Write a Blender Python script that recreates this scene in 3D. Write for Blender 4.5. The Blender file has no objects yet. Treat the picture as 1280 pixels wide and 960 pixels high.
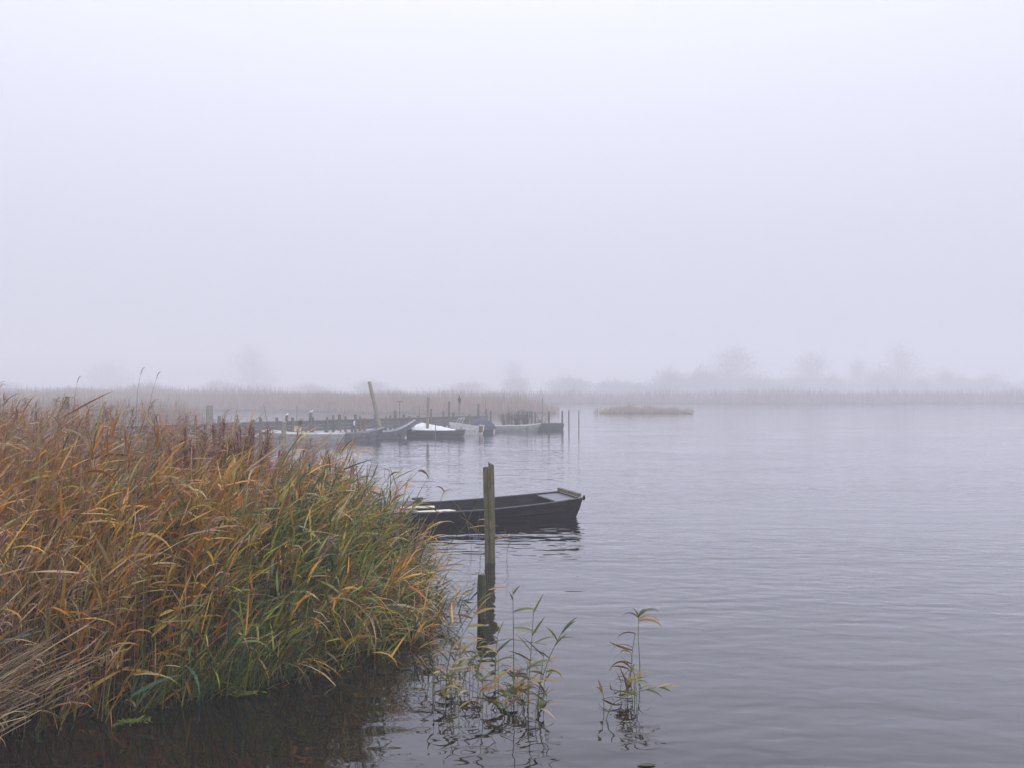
import bpy, math, random
import numpy as np
from mathutils import Vector, Matrix, noise as mnoise

R = math.radians
random.seed(7)
rng = np.random.default_rng(11)
C = bpy.context.scene
COL = C.collection

# ------------------------------------------------------------------ camera, sky, sun, exposure
CAM_H = 3.0
FPX = 1000.0          # focal length in photograph pixels (1280 wide)
HOR = 490.0           # photograph row of the horizon
cam_d = bpy.data.cameras.new("camera")
cam_d.sensor_width = 36.0
cam_d.lens = 36.0 * FPX / 1280.0
cam_d.clip_start = 0.1
cam_d.clip_end = 5000.0
cam = bpy.data.objects.new("camera", cam_d)
COL.objects.link(cam)
cam.location = (0, 0, CAM_H)
cam.rotation_euler = (R(90) + math.atan((HOR - 480.0) / FPX), 0, 0)
C.camera = cam

SUN_EL, SUN_ROT = R(66), R(150)      # rotation measured from +Y towards +X
w = bpy.data.worlds.new("World"); C.world = w; w.use_nodes = True
nt = w.node_tree; nt.nodes.clear()
sky = nt.nodes.new("ShaderNodeTexSky"); sky.sky_type = 'NISHITA'; sky.sun_disc = False
sky.sun_elevation = SUN_EL; sky.sun_rotation = SUN_ROT
sky.air_density = 1.0; sky.dust_density = 4.0
mixs = nt.nodes.new("ShaderNodeMix"); mixs.data_type = 'RGBA'
mixs.inputs[0].default_value = 0.88           # the overcast lid over the clear sky
# overcast luminance: brightest overhead, a third of that at the horizon (1 + 2 sin e) / 3
wtc = nt.nodes.new("ShaderNodeTexCoord"); wsep = nt.nodes.new("ShaderNodeSeparateXYZ")
wmr = nt.nodes.new("ShaderNodeMapRange"); wmr.inputs[3].default_value = 1 / 3
wsc = nt.nodes.new("ShaderNodeVectorMath"); wsc.operation = 'SCALE'; wsc.inputs[0].default_value = (18.0, 18.3, 21.2)
nt.links.new(wtc.outputs['Generated'], wsep.inputs[0]); nt.links.new(wsep.outputs['Z'], wmr.inputs[0])
nt.links.new(wmr.outputs[0], wsc.inputs['Scale']); nt.links.new(wsc.outputs[0], mixs.inputs[7])
bg = nt.nodes.new("ShaderNodeBackground"); bg.inputs[1].default_value = 0.1
wo = nt.nodes.new("ShaderNodeOutputWorld")
nt.links.new(sky.outputs[0], mixs.inputs[6]); nt.links.new(mixs.outputs[2], bg.inputs[0])
nt.links.new(bg.outputs[0], wo.inputs[0])

sl = bpy.data.lights.new("sun", 'SUN'); sl.energy = 1.4; sl.angle = R(35); sl.color = (1.0, 0.97, 0.93)
so = bpy.data.objects.new("sun", sl); COL.objects.link(so)
sd = Vector((math.sin(SUN_ROT) * math.cos(SUN_EL), math.cos(SUN_ROT) * math.cos(SUN_EL), math.sin(SUN_EL)))
so.rotation_euler = sd.to_track_quat('Z', 'Y').to_euler(); so.location = (0, 40, 60)

HAZE_DENSITY = 0.0044
HAZE_COLOR = (0.926, 0.928, 0.972)
vs = C.view_settings
C.display_settings.display_device = 'sRGB'
vs.view_transform = 'Standard'; vs.look = 'None'; vs.exposure = 0.0; vs.gamma = 1.0; vs.use_curve_mapping = False
cy = C.cycles
cy.use_denoising = True
try:
    cy.denoiser = 'OPENIMAGEDENOISE'; cy.denoising_prefilter = 'ACCURATE'; cy.denoising_input_passes = 'RGB_ALBEDO_NORMAL'
except Exception:
    pass
cy.max_bounces = 8; cy.diffuse_bounces = 2; cy.glossy_bounces = 3; cy.transmission_bounces = 3
cy.transparent_max_bounces = 4; cy.volume_bounces = 4
cy.use_adaptive_sampling = True; cy.adaptive_threshold = 0.01
cy.caustics_reflective = False; cy.caustics_refractive = False

# ------------------------------------------------------------------ helpers
def at(px, py, Y):
    """point of the place seen at a photograph pixel, Y metres out"""
    return Vector(((px - 640.0) / FPX * Y, Y, CAM_H - (py - HOR) / FPX * Y))
def wl(px, py):
    """point of the water surface seen at a photograph pixel"""
    return at(px, py, CAM_H * FPX / (py - HOR))

def tag(o, label=None, cat=None, group=None, kind=None):
    if label: o['label'] = label
    if cat: o['category'] = cat
    if group: o['group'] = group
    if kind: o['kind'] = kind
    return o
def empty(name, loc=(0, 0, 0), rz=0.0, label=None, cat=None, group=None):
    o = bpy.data.objects.new(name, None); COL.objects.link(o)
    o.location = loc; o.rotation_euler = (0, 0, rz); o.empty_display_size = 0.2
    return tag(o, label, cat, group)

class MB:
    def __init__(s): s.v = []; s.f = []
    def add(s, vs_, fs_):
        n = len(s.v); s.v += [tuple(q) for q in vs_]; s.f += [tuple(i + n for i in q) for q in fs_]
    def box(s, c, d, rot=None, taper=1.0, jit=0.0):
        x, y, z = d[0] / 2, d[1] / 2, d[2] / 2
        P = [(-x, -y, -z), (x, -y, -z), (x, y, -z), (-x, y, -z), (-x * taper, -y * taper, z), (x * taper, -y * taper, z), (x * taper, y * taper, z), (-x * taper, y * taper, z)]
        M = rot if rot is not None else Matrix.Identity(3)
        P = [Vector(c) + M @ Vector(q) + Vector((random.uniform(-jit, jit), random.uniform(-jit, jit), random.uniform(-jit, jit))) for q in P]
        s.add(P, [(0, 3, 2, 1), (4, 5, 6, 7), (0, 1, 5, 4), (1, 2, 6, 5), (2, 3, 7, 6), (3, 0, 4, 7)])
    def bar(s, a, b, wd, ht, up=(0, 0, 1)):
        a = Vector(a); b = Vector(b); t = (b - a).normalized(); u = Vector(up)
        sd_ = t.cross(u).normalized(); u2 = sd_.cross(t)
        M = Matrix((t, sd_, u2)).transposed()
        s.box((a + b) / 2, ((b - a).length, wd, ht), M)
    def tube(s, pts, rad, n=8, jit=0.0, flat=1.0, caps=True):
        pts = [Vector(p) for p in pts]
        if not hasattr(rad, '__len__'): rad = [rad] * len(pts)
        ref = Vector((1, 0, 0)) if abs((pts[-1] - pts[0]).normalized().x) < 0.8 else Vector((0, 1, 0))
        V = []
        for i, p in enumerate(pts):
            t = (pts[min(i + 1, len(pts) - 1)] - pts[max(i - 1, 0)]).normalized()
            a = (ref - t * ref.dot(t)).normalized(); b = t.cross(a)
            for k in range(n):
                th = 2 * math.pi * k / n
                r = rad[i] * (1 + random.uniform(-jit, jit))
                V.append(p + a * math.cos(th) * r + b * math.sin(th) * r * flat)
        F = []
        for i in range(len(pts) - 1):
            for k in range(n):
                k2 = (k + 1) % n
                F.append((i * n + k, i * n + k2, (i + 1) * n + k2, (i + 1) * n + k))
        if caps:
            F.append(tuple(reversed(range(n)))); F.append(tuple(range((len(pts) - 1) * n, len(pts) * n)))
        s.add(V, F)
    def build(s, name, mat, parent=None, smooth=False, bevel=0.0, loc=None):
        me = bpy.data.meshes.new(name); me.from_pydata(s.v, [], s.f); me.validate(); me.update()
        if smooth:
            me.polygons.foreach_set('use_smooth', [True] * len(me.polygons))
        me.materials.append(mat)
        o = bpy.data.objects.new(name, me); COL.objects.link(o)
        if parent: o.parent = parent
        if loc is not None: o.location = loc
        if bevel > 0:
            b = o.modifiers.new('bevel', 'BEVEL'); b.width = bevel; b.segments = 2; b.limit_method = 'ANGLE'
        return o

def np_mesh(name, verts, quads, mat, cols=None, smooth=True, parent=None):
    me = bpy.data.meshes.new(name)
    n, q = len(verts), len(quads)
    me.vertices.add(n); me.vertices.foreach_set('co', np.asarray(verts, np.float32).ravel())
    me.loops.add(q * 4); me.loops.foreach_set('vertex_index', np.asarray(quads, np.int32).ravel())
    me.polygons.add(q)
    me.polygons.foreach_set('loop_start', np.arange(0, q * 4, 4, dtype=np.int32))
    me.polygons.foreach_set('loop_total', np.full(q, 4, np.int32))
    if smooth: me.polygons.foreach_set('use_smooth', np.ones(q, bool))
    if cols is not None:
        a = me.color_attributes.new('tint', 'FLOAT_COLOR', 'POINT')
        c4 = np.ones((n, 4), np.float32); c4[:, :3] = cols
        a.data.foreach_set('color', c4.ravel())
    me.update(calc_edges=True); me.validate()
    me.materials.append(mat)
    o = bpy.data.objects.new(name, me); COL.objects.link(o)
    if parent: o.parent = parent
    return o

# ------------------------------------------------------------------ materials
def new_mat(name):
    m = bpy.data.materials.new(name); m.use_nodes = True
    t = m.node_tree; t.nodes.clear()
    out = t.nodes.new('ShaderNodeOutputMaterial')
    return m, t, out
def N(t, typ, **kw):
    n = t.nodes.new(typ)
    for k, v in kw.items(): setattr(n, k, v)
    return n
def ramp(t, fac, stops):
    r = N(t, 'ShaderNodeValToRGB'); e = r.color_ramp.elements
    while len(e) < len(stops): e.new(0.5)
    for el, (p, c) in zip(e, stops): el.position = p; el.color = (*c, 1)
    t.links.new(fac, r.inputs[0]); return r.outputs[0]
def noisy(name, stops, scale=(6, 6, 6), rough=0.8, detail=6, bump=0.3, bscale=None, spec=0.3, patch=None, bdist=0.01):
    """a weathered surface: stretched noise through a ramp, optional patches of a second colour, bump"""
    m, t, out = new_mat(name)
    tc = N(t, 'ShaderNodeTexCoord'); oi = N(t, 'ShaderNodeObjectInfo')
    mp = N(t, 'ShaderNodeMapping'); mp.inputs['Scale'].default_value = scale
    ad = N(t, 'ShaderNodeVectorMath', operation='ADD')
    t.links.new(tc.outputs['Object'], mp.inputs[0]); t.links.new(mp.outputs[0], ad.inputs[0])
    ml = N(t, 'ShaderNodeMath', operation='MULTIPLY'); ml.inputs[1].default_value = 37.0
    t.links.new(oi.outputs['Random'], ml.inputs[0]); t.links.new(ml.outputs[0], ad.inputs[1])
    nz = N(t, 'ShaderNodeTexNoise'); nz.inputs['Scale'].default_value = 1.0; nz.inputs['Detail'].default_value = detail
    nz.inputs['Roughness'].default_value = 0.65
    t.links.new(ad.outputs[0], nz.inputs['Vector'])
    col = ramp(t, nz.outputs['Fac'], stops)
    if patch:
        n2 = N(t, 'ShaderNodeTexNoise'); n2.inputs['Scale'].default_value = patch[1]; n2.inputs['Detail'].default_value = 5
        t.links.new(tc.outputs['Object'], n2.inputs['Vector'])
        mr = N(t, 'ShaderNodeMapRange'); mr.inputs[1].default_value = patch[2]; mr.inputs[2].default_value = patch[2] + 0.12
        t.links.new(n2.outputs['Fac'], mr.inputs[0])
        mx = N(t, 'ShaderNodeMix', data_type='RGBA'); mx.inputs[7].default_value = (*patch[0], 1)
        t.links.new(mr.outputs[0], mx.inputs[0]); t.links.new(col, mx.inputs[6]); col = mx.outputs[2]
    p = N(t, 'ShaderNodeBsdfPrincipled'); p.inputs['Roughness'].default_value = rough
    p.inputs['Specular IOR Level'].default_value = spec
    t.links.new(col, p.inputs['Base Color'])
    if bump:
        b = N(t, 'ShaderNodeBump'); b.inputs['Strength'].default_value = bump; b.inputs['Distance'].default_value = bdist
        t.links.new(nz.outputs['Fac'], b.inputs['Height']); t.links.new(b.outputs[0], p.inputs['Normal'])
    t.links.new(p.outputs[0], out.inputs[0])
    return m
def tinted(name, transl=0.25, rough=0.42, spec=0.4):
    """thin plant tissue coloured leaf by leaf from the 'tint' attribute"""
    m, t, out = new_mat(name)
    at_ = N(t, 'ShaderNodeAttribute'); at_.attribute_name = 'tint'
    p = N(t, 'ShaderNodeBsdfPrincipled'); p.inputs['Roughness'].default_value = rough; p.inputs['Specular IOR Level'].default_value = spec
    tr = N(t, 'ShaderNodeBsdfTranslucent'); mx = N(t, 'ShaderNodeMixShader'); mx.inputs[0].default_value = transl
    t.links.new(at_.outputs['Color'], p.inputs['Base Color']); t.links.new(at_.outputs['Color'], tr.inputs['Color'])
    t.links.new(p.outputs[0], mx.inputs[1]); t.links.new(tr.outputs[0], mx.inputs[2]); t.links.new(mx.outputs[0], out.inputs[0])
    return m

M = {}
M['leaf'] = tinted('reed_leaf')
M['far_reed'] = tinted('far_reed', 0.15, 0.8, 0.1)
M['post'] = noisy('weathered_post', [(0.25, (0.05, 0.046, 0.034)), (0.5, (0.13, 0.12, 0.085)), (0.75, (0.24, 0.22, 0.17))], (40, 40, 3), 0.85, patch=((0.075, 0.095, 0.04), 5.0, 0.52), bump=0.6)
M['mossy_post'] = noisy('mossy_post', [(0.25, (0.04, 0.037, 0.02)), (0.5, (0.15, 0.135, 0.075)), (0.75, (0.26, 0.235, 0.14))], (45, 45, 2.2), 0.85, patch=((0.10, 0.115, 0.04), 6.0, 0.50), bump=0.9)
M['dark_post'] = noisy('wet_post', [(0.3, (0.03, 0.03, 0.018)), (0.7, (0.10, 0.095, 0.055))], (40, 40, 3), 0.6, patch=((0.055, 0.07, 0.02), 7.0, 0.48), bump=0.8)
M['pale_post'] = noisy('pale_post', [(0.25, (0.15, 0.13, 0.09)), (0.55, (0.27, 0.25, 0.18)), (0.8, (0.36, 0.34, 0.27))], (30, 30, 2), 0.85)
M['deck'] = noisy('jetty_boards', [(0.3, (0.06, 0.06, 0.058)), (0.7, (0.15, 0.15, 0.145))], (3, 30, 30), 0.85)
M['fascia'] = noisy('jetty_fascia', [(0.3, (0.06, 0.06, 0.058)), (0.7, (0.14, 0.14, 0.135))], (2, 20, 8), 0.85)
M['tar'] = noisy('tarred_wood', [(0.3, (0.006, 0.0055, 0.007)), (0.55, (0.013, 0.012, 0.015)), (0.8, (0.045, 0.042, 0.048))], (1.2, 14, 26), 0.75, patch=((0.060, 0.056, 0.058), 4.0, 0.63), bump=0.7, spec=0.12)
M['tar_in'] = noisy('tarred_inside', [(0.3, (0.009, 0.008, 0.009)), (0.75, (0.026, 0.023, 0.024))], (2, 16, 16), 0.85, bump=0.4, spec=0.1)
M['rim'] = noisy('worn_rail', [(0.3, (0.03, 0.03, 0.035)), (0.6, (0.11, 0.11, 0.125)), (0.85, (0.2, 0.2, 0.22))], (5, 30, 30), 0.6)
M['greydeck'] = noisy('grey_painted_deck', [(0.3, (0.12, 0.12, 0.135)), (0.55, (0.18, 0.18, 0.205)), (0.8, (0.24, 0.24, 0.27))], (3, 14, 14), 0.5, patch=((0.12, 0.12, 0.125), 3.0, 0.62))
M['browndeck'] = noisy('brown_deck', [(0.3, (0.12, 0.085, 0.075)), (0.7, (0.24, 0.18, 0.165))], (3, 20, 20), 0.8)
M['cream'] = noisy('cream_board', [(0.3, (0.45, 0.43, 0.33)), (0.7, (0.68, 0.66, 0.54))], (3, 12, 12), 0.7)
M['white'] = noisy('white_paint', [(0.3, (0.62, 0.62, 0.60)), (0.7, (0.82, 0.82, 0.81))], (4, 4, 6), 0.45, patch=((0.40, 0.40, 0.36), 2.5, 0.60), bump=0.1)
M['offwhite'] = noisy('grubby_shaded_white', [(0.3, (0.30, 0.31, 0.29)), (0.7, (0.46, 0.47, 0.44))], (4, 4, 6), 0.5, patch=((0.25, 0.26, 0.22), 2.0, 0.56), bump=0.1)  # white darkened, hull-side shade put into the colour; grubby patches on top
M['grey'] = noisy('grey_boat_paint', [(0.3, (0.13, 0.13, 0.15)), (0.7, (0.22, 0.22, 0.24))], (2, 8, 14), 0.6, patch=((0.06, 0.06, 0.065), 2.0, 0.58))
M['palegrey'] = noisy('pale_grey_paint', [(0.3, (0.26, 0.26, 0.28)), (0.7, (0.38, 0.38, 0.40))], (2, 8, 10), 0.6)
M['darkgrey'] = noisy('dark_boat_paint', [(0.3, (0.04, 0.04, 0.048)), (0.7, (0.09, 0.09, 0.10))], (2, 8, 14), 0.6)
M['navy'] = noisy('navy_canvas', [(0.3, (0.03, 0.035, 0.055)), (0.7, (0.075, 0.085, 0.12))], (5, 5, 5), 0.85, bump=0.8, bdist=0.05)
M['tarp'] = noisy('white_tarpaulin', [(0.3, (0.52, 0.52, 0.54)), (0.7, (0.76, 0.76, 0.78))], (5, 5, 5), 0.55, bump=0.6, bdist=0.05)
M['rust'] = noisy('rusty_board', [(0.3, (0.12, 0.06, 0.045)), (0.7, (0.25, 0.15, 0.12))], (8, 8, 8), 0.8)
M['metal'] = noisy('dull_metal', [(0.3, (0.10, 0.10, 0.11)), (0.7, (0.2, 0.2, 0.21))], (9, 9, 9), 0.45)
M['sign'] = noisy('yellow_sign_paint', [(0.3, (0.55, 0.42, 0.12)), (0.7, (0.68, 0.55, 0.2))], (3, 3, 3), 0.5, bump=0.05)
M['signface'] = noisy('cream_sign_face', [(0.3, (0.66, 0.60, 0.38)), (0.7, (0.74, 0.68, 0.46))], (3, 3, 3), 0.5, bump=0.05)
M['gull'] = noisy('white_feathers', [(0.3, (0.74, 0.74, 0.74)), (0.7, (0.84, 0.84, 0.84))], (20, 20, 20), 0.8)
M['gullwing'] = noisy('grey_feathers', [(0.3, (0.4, 0.4, 0.42)), (0.7, (0.55, 0.55, 0.57))], (20, 20, 20), 0.8)
M['beak'] = noisy('yellow_beak', [(0.3, (0.5, 0.32, 0.05)), (0.7, (0.6, 0.4, 0.08))], (20, 20, 20), 0.6)
M['darkbird'] = noisy('dark_feathers', [(0.3, (0.02, 0.02, 0.022)), (0.7, (0.06, 0.058, 0.058))], (20, 20, 20), 0.8)
M['bark'] = noisy('bark', [(0.3, (0.05, 0.042, 0.035)), (0.7, (0.12, 0.10, 0.085))], (6, 6, 2), 0.9)
M['twigs'] = tinted('autumn_twigs', 0.2, 0.85, 0.1)
M['dry_stalk'] = noisy('dry_stalk', [(0.3, (0.20, 0.15, 0.12)), (0.7, (0.30, 0.24, 0.19))], (9, 9, 9), 0.8)

# water: dark peaty body, fresnel mirror, two trains of ripples that die away in the lee of the reeds
m, t, out = new_mat('lake_water')
tc = N(t, 'ShaderNodeTexCoord')
def wave(scale, rotz, det, rough):
    mp = N(t, 'ShaderNodeMapping'); mp.inputs['Scale'].default_value = scale; mp.inputs['Rotation'].default_value = (0, 0, rotz)
    nz = N(t, 'ShaderNodeTexNoise'); nz.inputs['Scale'].default_value = 1.0; nz.inputs['Detail'].default_value = det; nz.inputs['Roughness'].default_value = rough
    nz.inputs['Distortion'].default_value = 0.4
    t.links.new(tc.outputs['Object'], mp.inputs[0]); t.links.new(mp.outputs[0], nz.inputs['Vector']); return nz.outputs['Fac']
def math_(op, a, b):
    n = N(t, 'ShaderNodeMath', operation=op)
    for i, q in enumerate((a, b)):
        if isinstance(q, (int, float)): n.inputs[i].default_value = q
        else: t.links.new(q, n.inputs[i])
    return n.outputs[0]
w1 = wave((0.55, 1.9, 1), R(-14), 1.0, 0.4)      # half metre ripples
w2 = wave((2.8, 5.6, 1), R(9), 0.6, 0.4)         # fine ripples
w3 = wave((0.10, 0.22, 1), R(-20), 1.0, 0.5)     # gust patches
gust = N(t, 'ShaderNodeMapRange'); gust.inputs[1].default_value = 0.35; gust.inputs[2].default_value = 0.65
gust.inputs[3].default_value = 0.55; gust.inputs[4].default_value = 1.15
t.links.new(w3, gust.inputs[0])
# lee: distance from the sheltered corner beside the bank
ds = N(t, 'ShaderNodeVectorMath', operation='DISTANCE'); ds.inputs[1].default_value = (-4.2, 6.0, 0)
t.links.new(tc.outputs['Object'], ds.inputs[0])
lee = N(t, 'ShaderNodeMapRange'); lee.inputs[1].default_value = 1.5; lee.inputs[2].default_value = 6.0; lee.inputs[3].default_value = 0.2; lee.inputs[4].default_value = 1.0
t.links.new(ds.outputs['Value'], lee.inputs[0])
far = N(t, 'ShaderNodeMapRange'); far.inputs[1].default_value = 18.0; far.inputs[2].default_value = 60.0; far.inputs[3].default_value = 1.0; far.inputs[4].default_value = 0.55
t.links.new(ds.outputs['Value'], far.inputs[0])
amp = math_('MULTIPLY', math_('MULTIPLY', gust.outputs[0], lee.outputs[0]), far.outputs[0])
h = math_('ADD', math_('MULTIPLY', w1, 0.040), math_('MULTIPLY', w2, 0.016))
h = math_('MULTIPLY', h, amp)
b = N(t, 'ShaderNodeBump'); b.inputs['Strength'].default_value = 1.0; b.inputs['Distance'].default_value = 1.0
t.links.new(h, b.inputs['Height'])
body = N(t, 'ShaderNodeBsdfDiffuse'); body.inputs['Color'].default_value = (0.006, 0.005, 0.004, 1)
gl = N(t, 'ShaderNodeBsdfGlossy'); gl.inputs['Roughness'].default_value = 0.03; gl.inputs['Color'].default_value = (0.97, 0.965, 1.0, 1)
fr = N(t, 'ShaderNodeLayerWeight'); fr.inputs['Blend'].default_value = 0.5
rfl = math_('ADD', math_('MULTIPLY', math_('POWER', fr.outputs['Facing'], 3.1), 0.97), 0.02)   # rippled water mirrors more than flat water does
mx = N(t, 'ShaderNodeMixShader')
t.links.new(b.outputs[0], gl.inputs['Normal']); t.links.new(b.outputs[0], fr.inputs['Normal'])
t.links.new(rfl, mx.inputs[0]); t.links.new(body.outputs[0], mx.inputs[1]); t.links.new(gl.outputs[0], mx.inputs[2])
t.links.new(mx.outputs[0], out.inputs[0])
M['water'] = m

M['ground'] = noisy('peaty_ground', [(0.3, (0.022, 0.016, 0.010)), (0.55, (0.05, 0.038, 0.022)), (0.8, (0.09, 0.075, 0.04))], (1.3, 1.3, 1.3), 0.95, bump=0.5, bdist=0.05)

# haze
m, t, out = new_mat('haze_air')
pv = N(t, 'ShaderNodeVolumePrincipled')
pv.inputs['Color'].default_value = (*HAZE_COLOR, 1); pv.inputs['Density'].default_value = HAZE_DENSITY
pv.inputs['Anisotropy'].default_value = 0.0
t.links.new(pv.outputs[0], out.inputs['Volume'])
M['haze'] = m

# ------------------------------------------------------------------ the setting
SHORE = [(-30, 2.5), (-9, 4.2), (-4.75, 6.45), (-4.0, 7.3), (-3.3, 7.85), (-2.7, 8.3), (-2.0, 8.9), (-1.45, 9.7), (-1.25, 10.6), (-1.35, 12.0), (-1.8, 13.4), (-2.7, 14.4), (-4.5, 15.2), (-7, 15.8), (-12, 17), (-30, 18)]
FAR = [(-600, 60), (-70, 62), (-60, 120), (-66, 172), (-40, 190), (-10, 196), (20, 201), (60, 200), (140, 203), (600, 196), (600, 620), (-600, 620)]
SPIT = [(-92, 142), (-60, 136), (-34, 124), (-20, 113), (-8, 109), (4.5, 110), (7, 114), (3, 122), (-14, 130), (-40, 148), (-92, 160)]
ISLET = [(11.2, 112.5), (13.5, 110.8), (17, 110.2), (20.5, 110.9), (22.5, 110.4), (25.0, 111.4), (25.8, 113), (21, 115), (14.5, 115.5)]
MIDBED = [(-46, 60), (-31, 58), (-26, 62), (-25.5, 70), (-31, 78), (-46, 80)]
BEHIND = [(-600, -40), (600, -40), (600, -4), (6, -1.2), (-6, -1.0), (-60, 0), (-600, 2)]
BANKS = [(SHORE, 0.45, 1.6), (FAR, 0.7, 8.0), (SPIT, 0.35, 4.0), (ISLET, 0.3, 2.0), (MIDBED, 0.3, 3.0), (BEHIND, 1.3, 2.0)]

def sdist(P, X, Y):
    """signed distance to a polygon, positive inside (numpy)"""
    d = np.full(X.shape, 1e9); ins = np.zeros(X.shape, bool); n = len(P)
    for i in range(n):
        ax, ay = P[i]; bx, by = P[(i + 1) % n]
        ex, ey = bx - ax, by - ay
        tt = np.clip(((X - ax) * ex + (Y - ay) * ey) / (ex * ex + ey * ey), 0, 1)
        d = np.minimum(d, np.hypot(X - ax - tt * ex, Y - ay - tt * ey))
        c = ((ay > Y) != (by > Y)) & (X < (bx - ax) * (Y - ay) / ((by - ay) if by != ay else 1e-9) + ax)
        ins ^= c
    return np.where(ins, d, -d)
def ground_z(X, Y):
    z = np.full(X.shape, -0.8)
    for P, hgt, sl_ in BANKS:
        s = sdist(P, X, Y) - (0.9 if P is SHORE else 0.0)
        z = np.maximum(z, np.where(s > 0, hgt * np.clip(s / sl_, 0, 1) ** 0.8 + 0.02, np.clip(s / sl_ * 1.6, -0.8, 0)))
    return z
xs = np.unique(np.concatenate([np.linspace(-588, -60, 60), np.linspace(-60, -12, 33), np.linspace(-12, 0, 61), np.linspace(0, 40, 33), np.linspace(40, 588, 60)]))
ys = np.unique(np.concatenate([np.linspace(-38, 3, 14), np.linspace(3, 19, 81), np.linspace(19, 55, 12), np.linspace(55, 130, 51), np.linspace(130, 230, 34), np.linspace(230, 588, 20)]))
GX, GY = np.meshgrid(xs, ys)
GZ = ground_z(GX, GY)
nx = len(xs); idx = np.arange(GX.size).reshape(GX.shape)
quads = np.stack([idx[:-1, :-1], idx[:-1, 1:], idx[1:, 1:], idx[1:, :-1]], -1).reshape(-1, 4)
g = np_mesh('ground', np.stack([GX, GY, GZ], -1).reshape(-1, 3), quads, M['ground'])
tag(g, 'dark peaty ground of the lake banks under the reeds', 'ground', kind='structure')

mb = MB(); mb.add([(-590, -39, 0), (590, -39, 0), (590, 590, 0), (-590, 590, 0)], [(0, 1, 2, 3)])
tag(mb.build('water', M['water']), 'grey rippled lake water', 'water', kind='structure')

mb = MB(); mb.box((0, 280, 15.6), (1240, 680, 34.8))
hz = mb.build('haze', M['haze']); tag(hz, 'pale lavender fog over the whole lake', 'haze', kind='stuff')

# ------------------------------------------------------------------ blades: the one generator behind every leaf, stalk and plume
def blades(base, az, el, length, width, droop, cols, roll=None, K=5, prof=None, curl=None):
    n = len(base)
    if roll is None: roll = rng.normal(0, 0.5, n)
    if prof is None: prof = [0.55, 1.0, 0.95, 0.6, 0.06]
    prof = np.interp(np.linspace(0, 1, K), np.linspace(0, 1, len(prof)), prof)
    if curl is None: curl = np.zeros(n)
    P = base.astype(float).copy(); V = np.zeros((n, K, 2, 3)); CC = np.zeros((n, K, 2, 3))
    for k in range(K):
        tt = k / (K - 1)
        e = el - droop * tt ** 1.3; a = az + curl * tt
        T = np.stack([np.cos(e) * np.cos(a), np.cos(e) * np.sin(a), np.sin(e)], -1)
        S = np.stack([-np.sin(a), np.cos(a), np.zeros(n)], -1)
        U = np.cross(T, S)
        Wd = (S * np.cos(roll)[:, None] + U * np.sin(roll)[:, None]) * (width * prof[k] / 2)[:, None]
        V[:, k, 0] = P - Wd; V[:, k, 1] = P + Wd
        CC[:, k, 0] = CC[:, k, 1] = cols
        P = P + T * (length / (K - 1))[:, None]
    i0 = (np.arange(n) * K * 2)[:, None] + (np.arange(K - 1) * 2)[None]
    Q = np.stack([i0, i0 + 1, i0 + 3, i0 + 2], -1).reshape(-1, 4)
    return V.reshape(-1, 3), Q, CC.reshape(-1, 3)
def stalks(paths, rad, cols, sides=3):
    """paths (n,K,3), rad (n,K): thin round stalks"""
    n, K = paths.shape[:2]
    V = np.zeros((n, K, sides, 3))
    T = np.gradient(paths, axis=1); T /= np.linalg.norm(T, axis=-1, keepdims=True) + 1e-9
    A = np.cross(T, np.array([0.3, 0.9, 0.1])); A /= np.linalg.norm(A, axis=-1, keepdims=True) + 1e-9
    B = np.cross(T, A)
    for s in range(sides):
        th = 2 * math.pi * s / sides
        V[:, :, s] = paths + (A * math.cos(th) + B * math.sin(th)) * rad[..., None]
    i0 = (np.arange(n) * K * sides)[:, None, None] + (np.arange(K - 1) * sides)[None, :, None]
    s_ = np.arange(sides)[None, None]; s2 = (s_ + 1) % sides
    Q = np.stack([i0 + s_, i0 + s2, i0 + sides + s2, i0 + sides + s_], -1).reshape(-1, 4)
    return V.reshape(-1, 3), Q, np.repeat(cols, K * sides, axis=0)
class Soup:
    def __init__(s): s.V = []; s.Q = []; s.C = []; s.n = 0
    def add(s, vqc):
        v, q, c = vqc; s.V.append(v); s.Q.append(q + s.n); s.C.append(c); s.n += len(v)
    def build(s, name, mat, parent=None):
        return np_mesh(name, np.concatenate(s.V), np.concatenate(s.Q), mat, np.concatenate(s.C), True, parent)
def scatter(P, n, pad=0.0):
    a = np.array(P); lo = a.min(0); hi = a.max(0); got = []
    tot = 0
    while tot < n:
        q = rng.uniform(lo, hi, (n * 3, 2)); k = sdist(P, q[:, 0], q[:, 1]) > pad
        got.append(q[k]); tot += k.sum()
    return np.concatenate(got)[:n]
def vnoise(X, Y, sc, seed=0.0):
    return np.array([mnoise.noise((x * sc + seed, y * sc - seed, seed * 0.7)) for x, y in zip(X, Y)])

ORANGE = np.array([0.50, 0.205, 0.030]); GOLD = np.array([0.48, 0.275, 0.050]); STRAW = np.array([0.46, 0.35, 0.18])
PINK = np.array([0.42, 0.245, 0.135]); YGREEN = np.array([0.255, 0.245, 0.042]); GREEN = np.array([0.105, 0.15, 0.032])
BLUEG = np.array([0.075, 0.125, 0.075]); BROWN = np.array([0.085, 0.045, 0.022]); PLUME = np.array([0.37, 0.245, 0.175])

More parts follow.
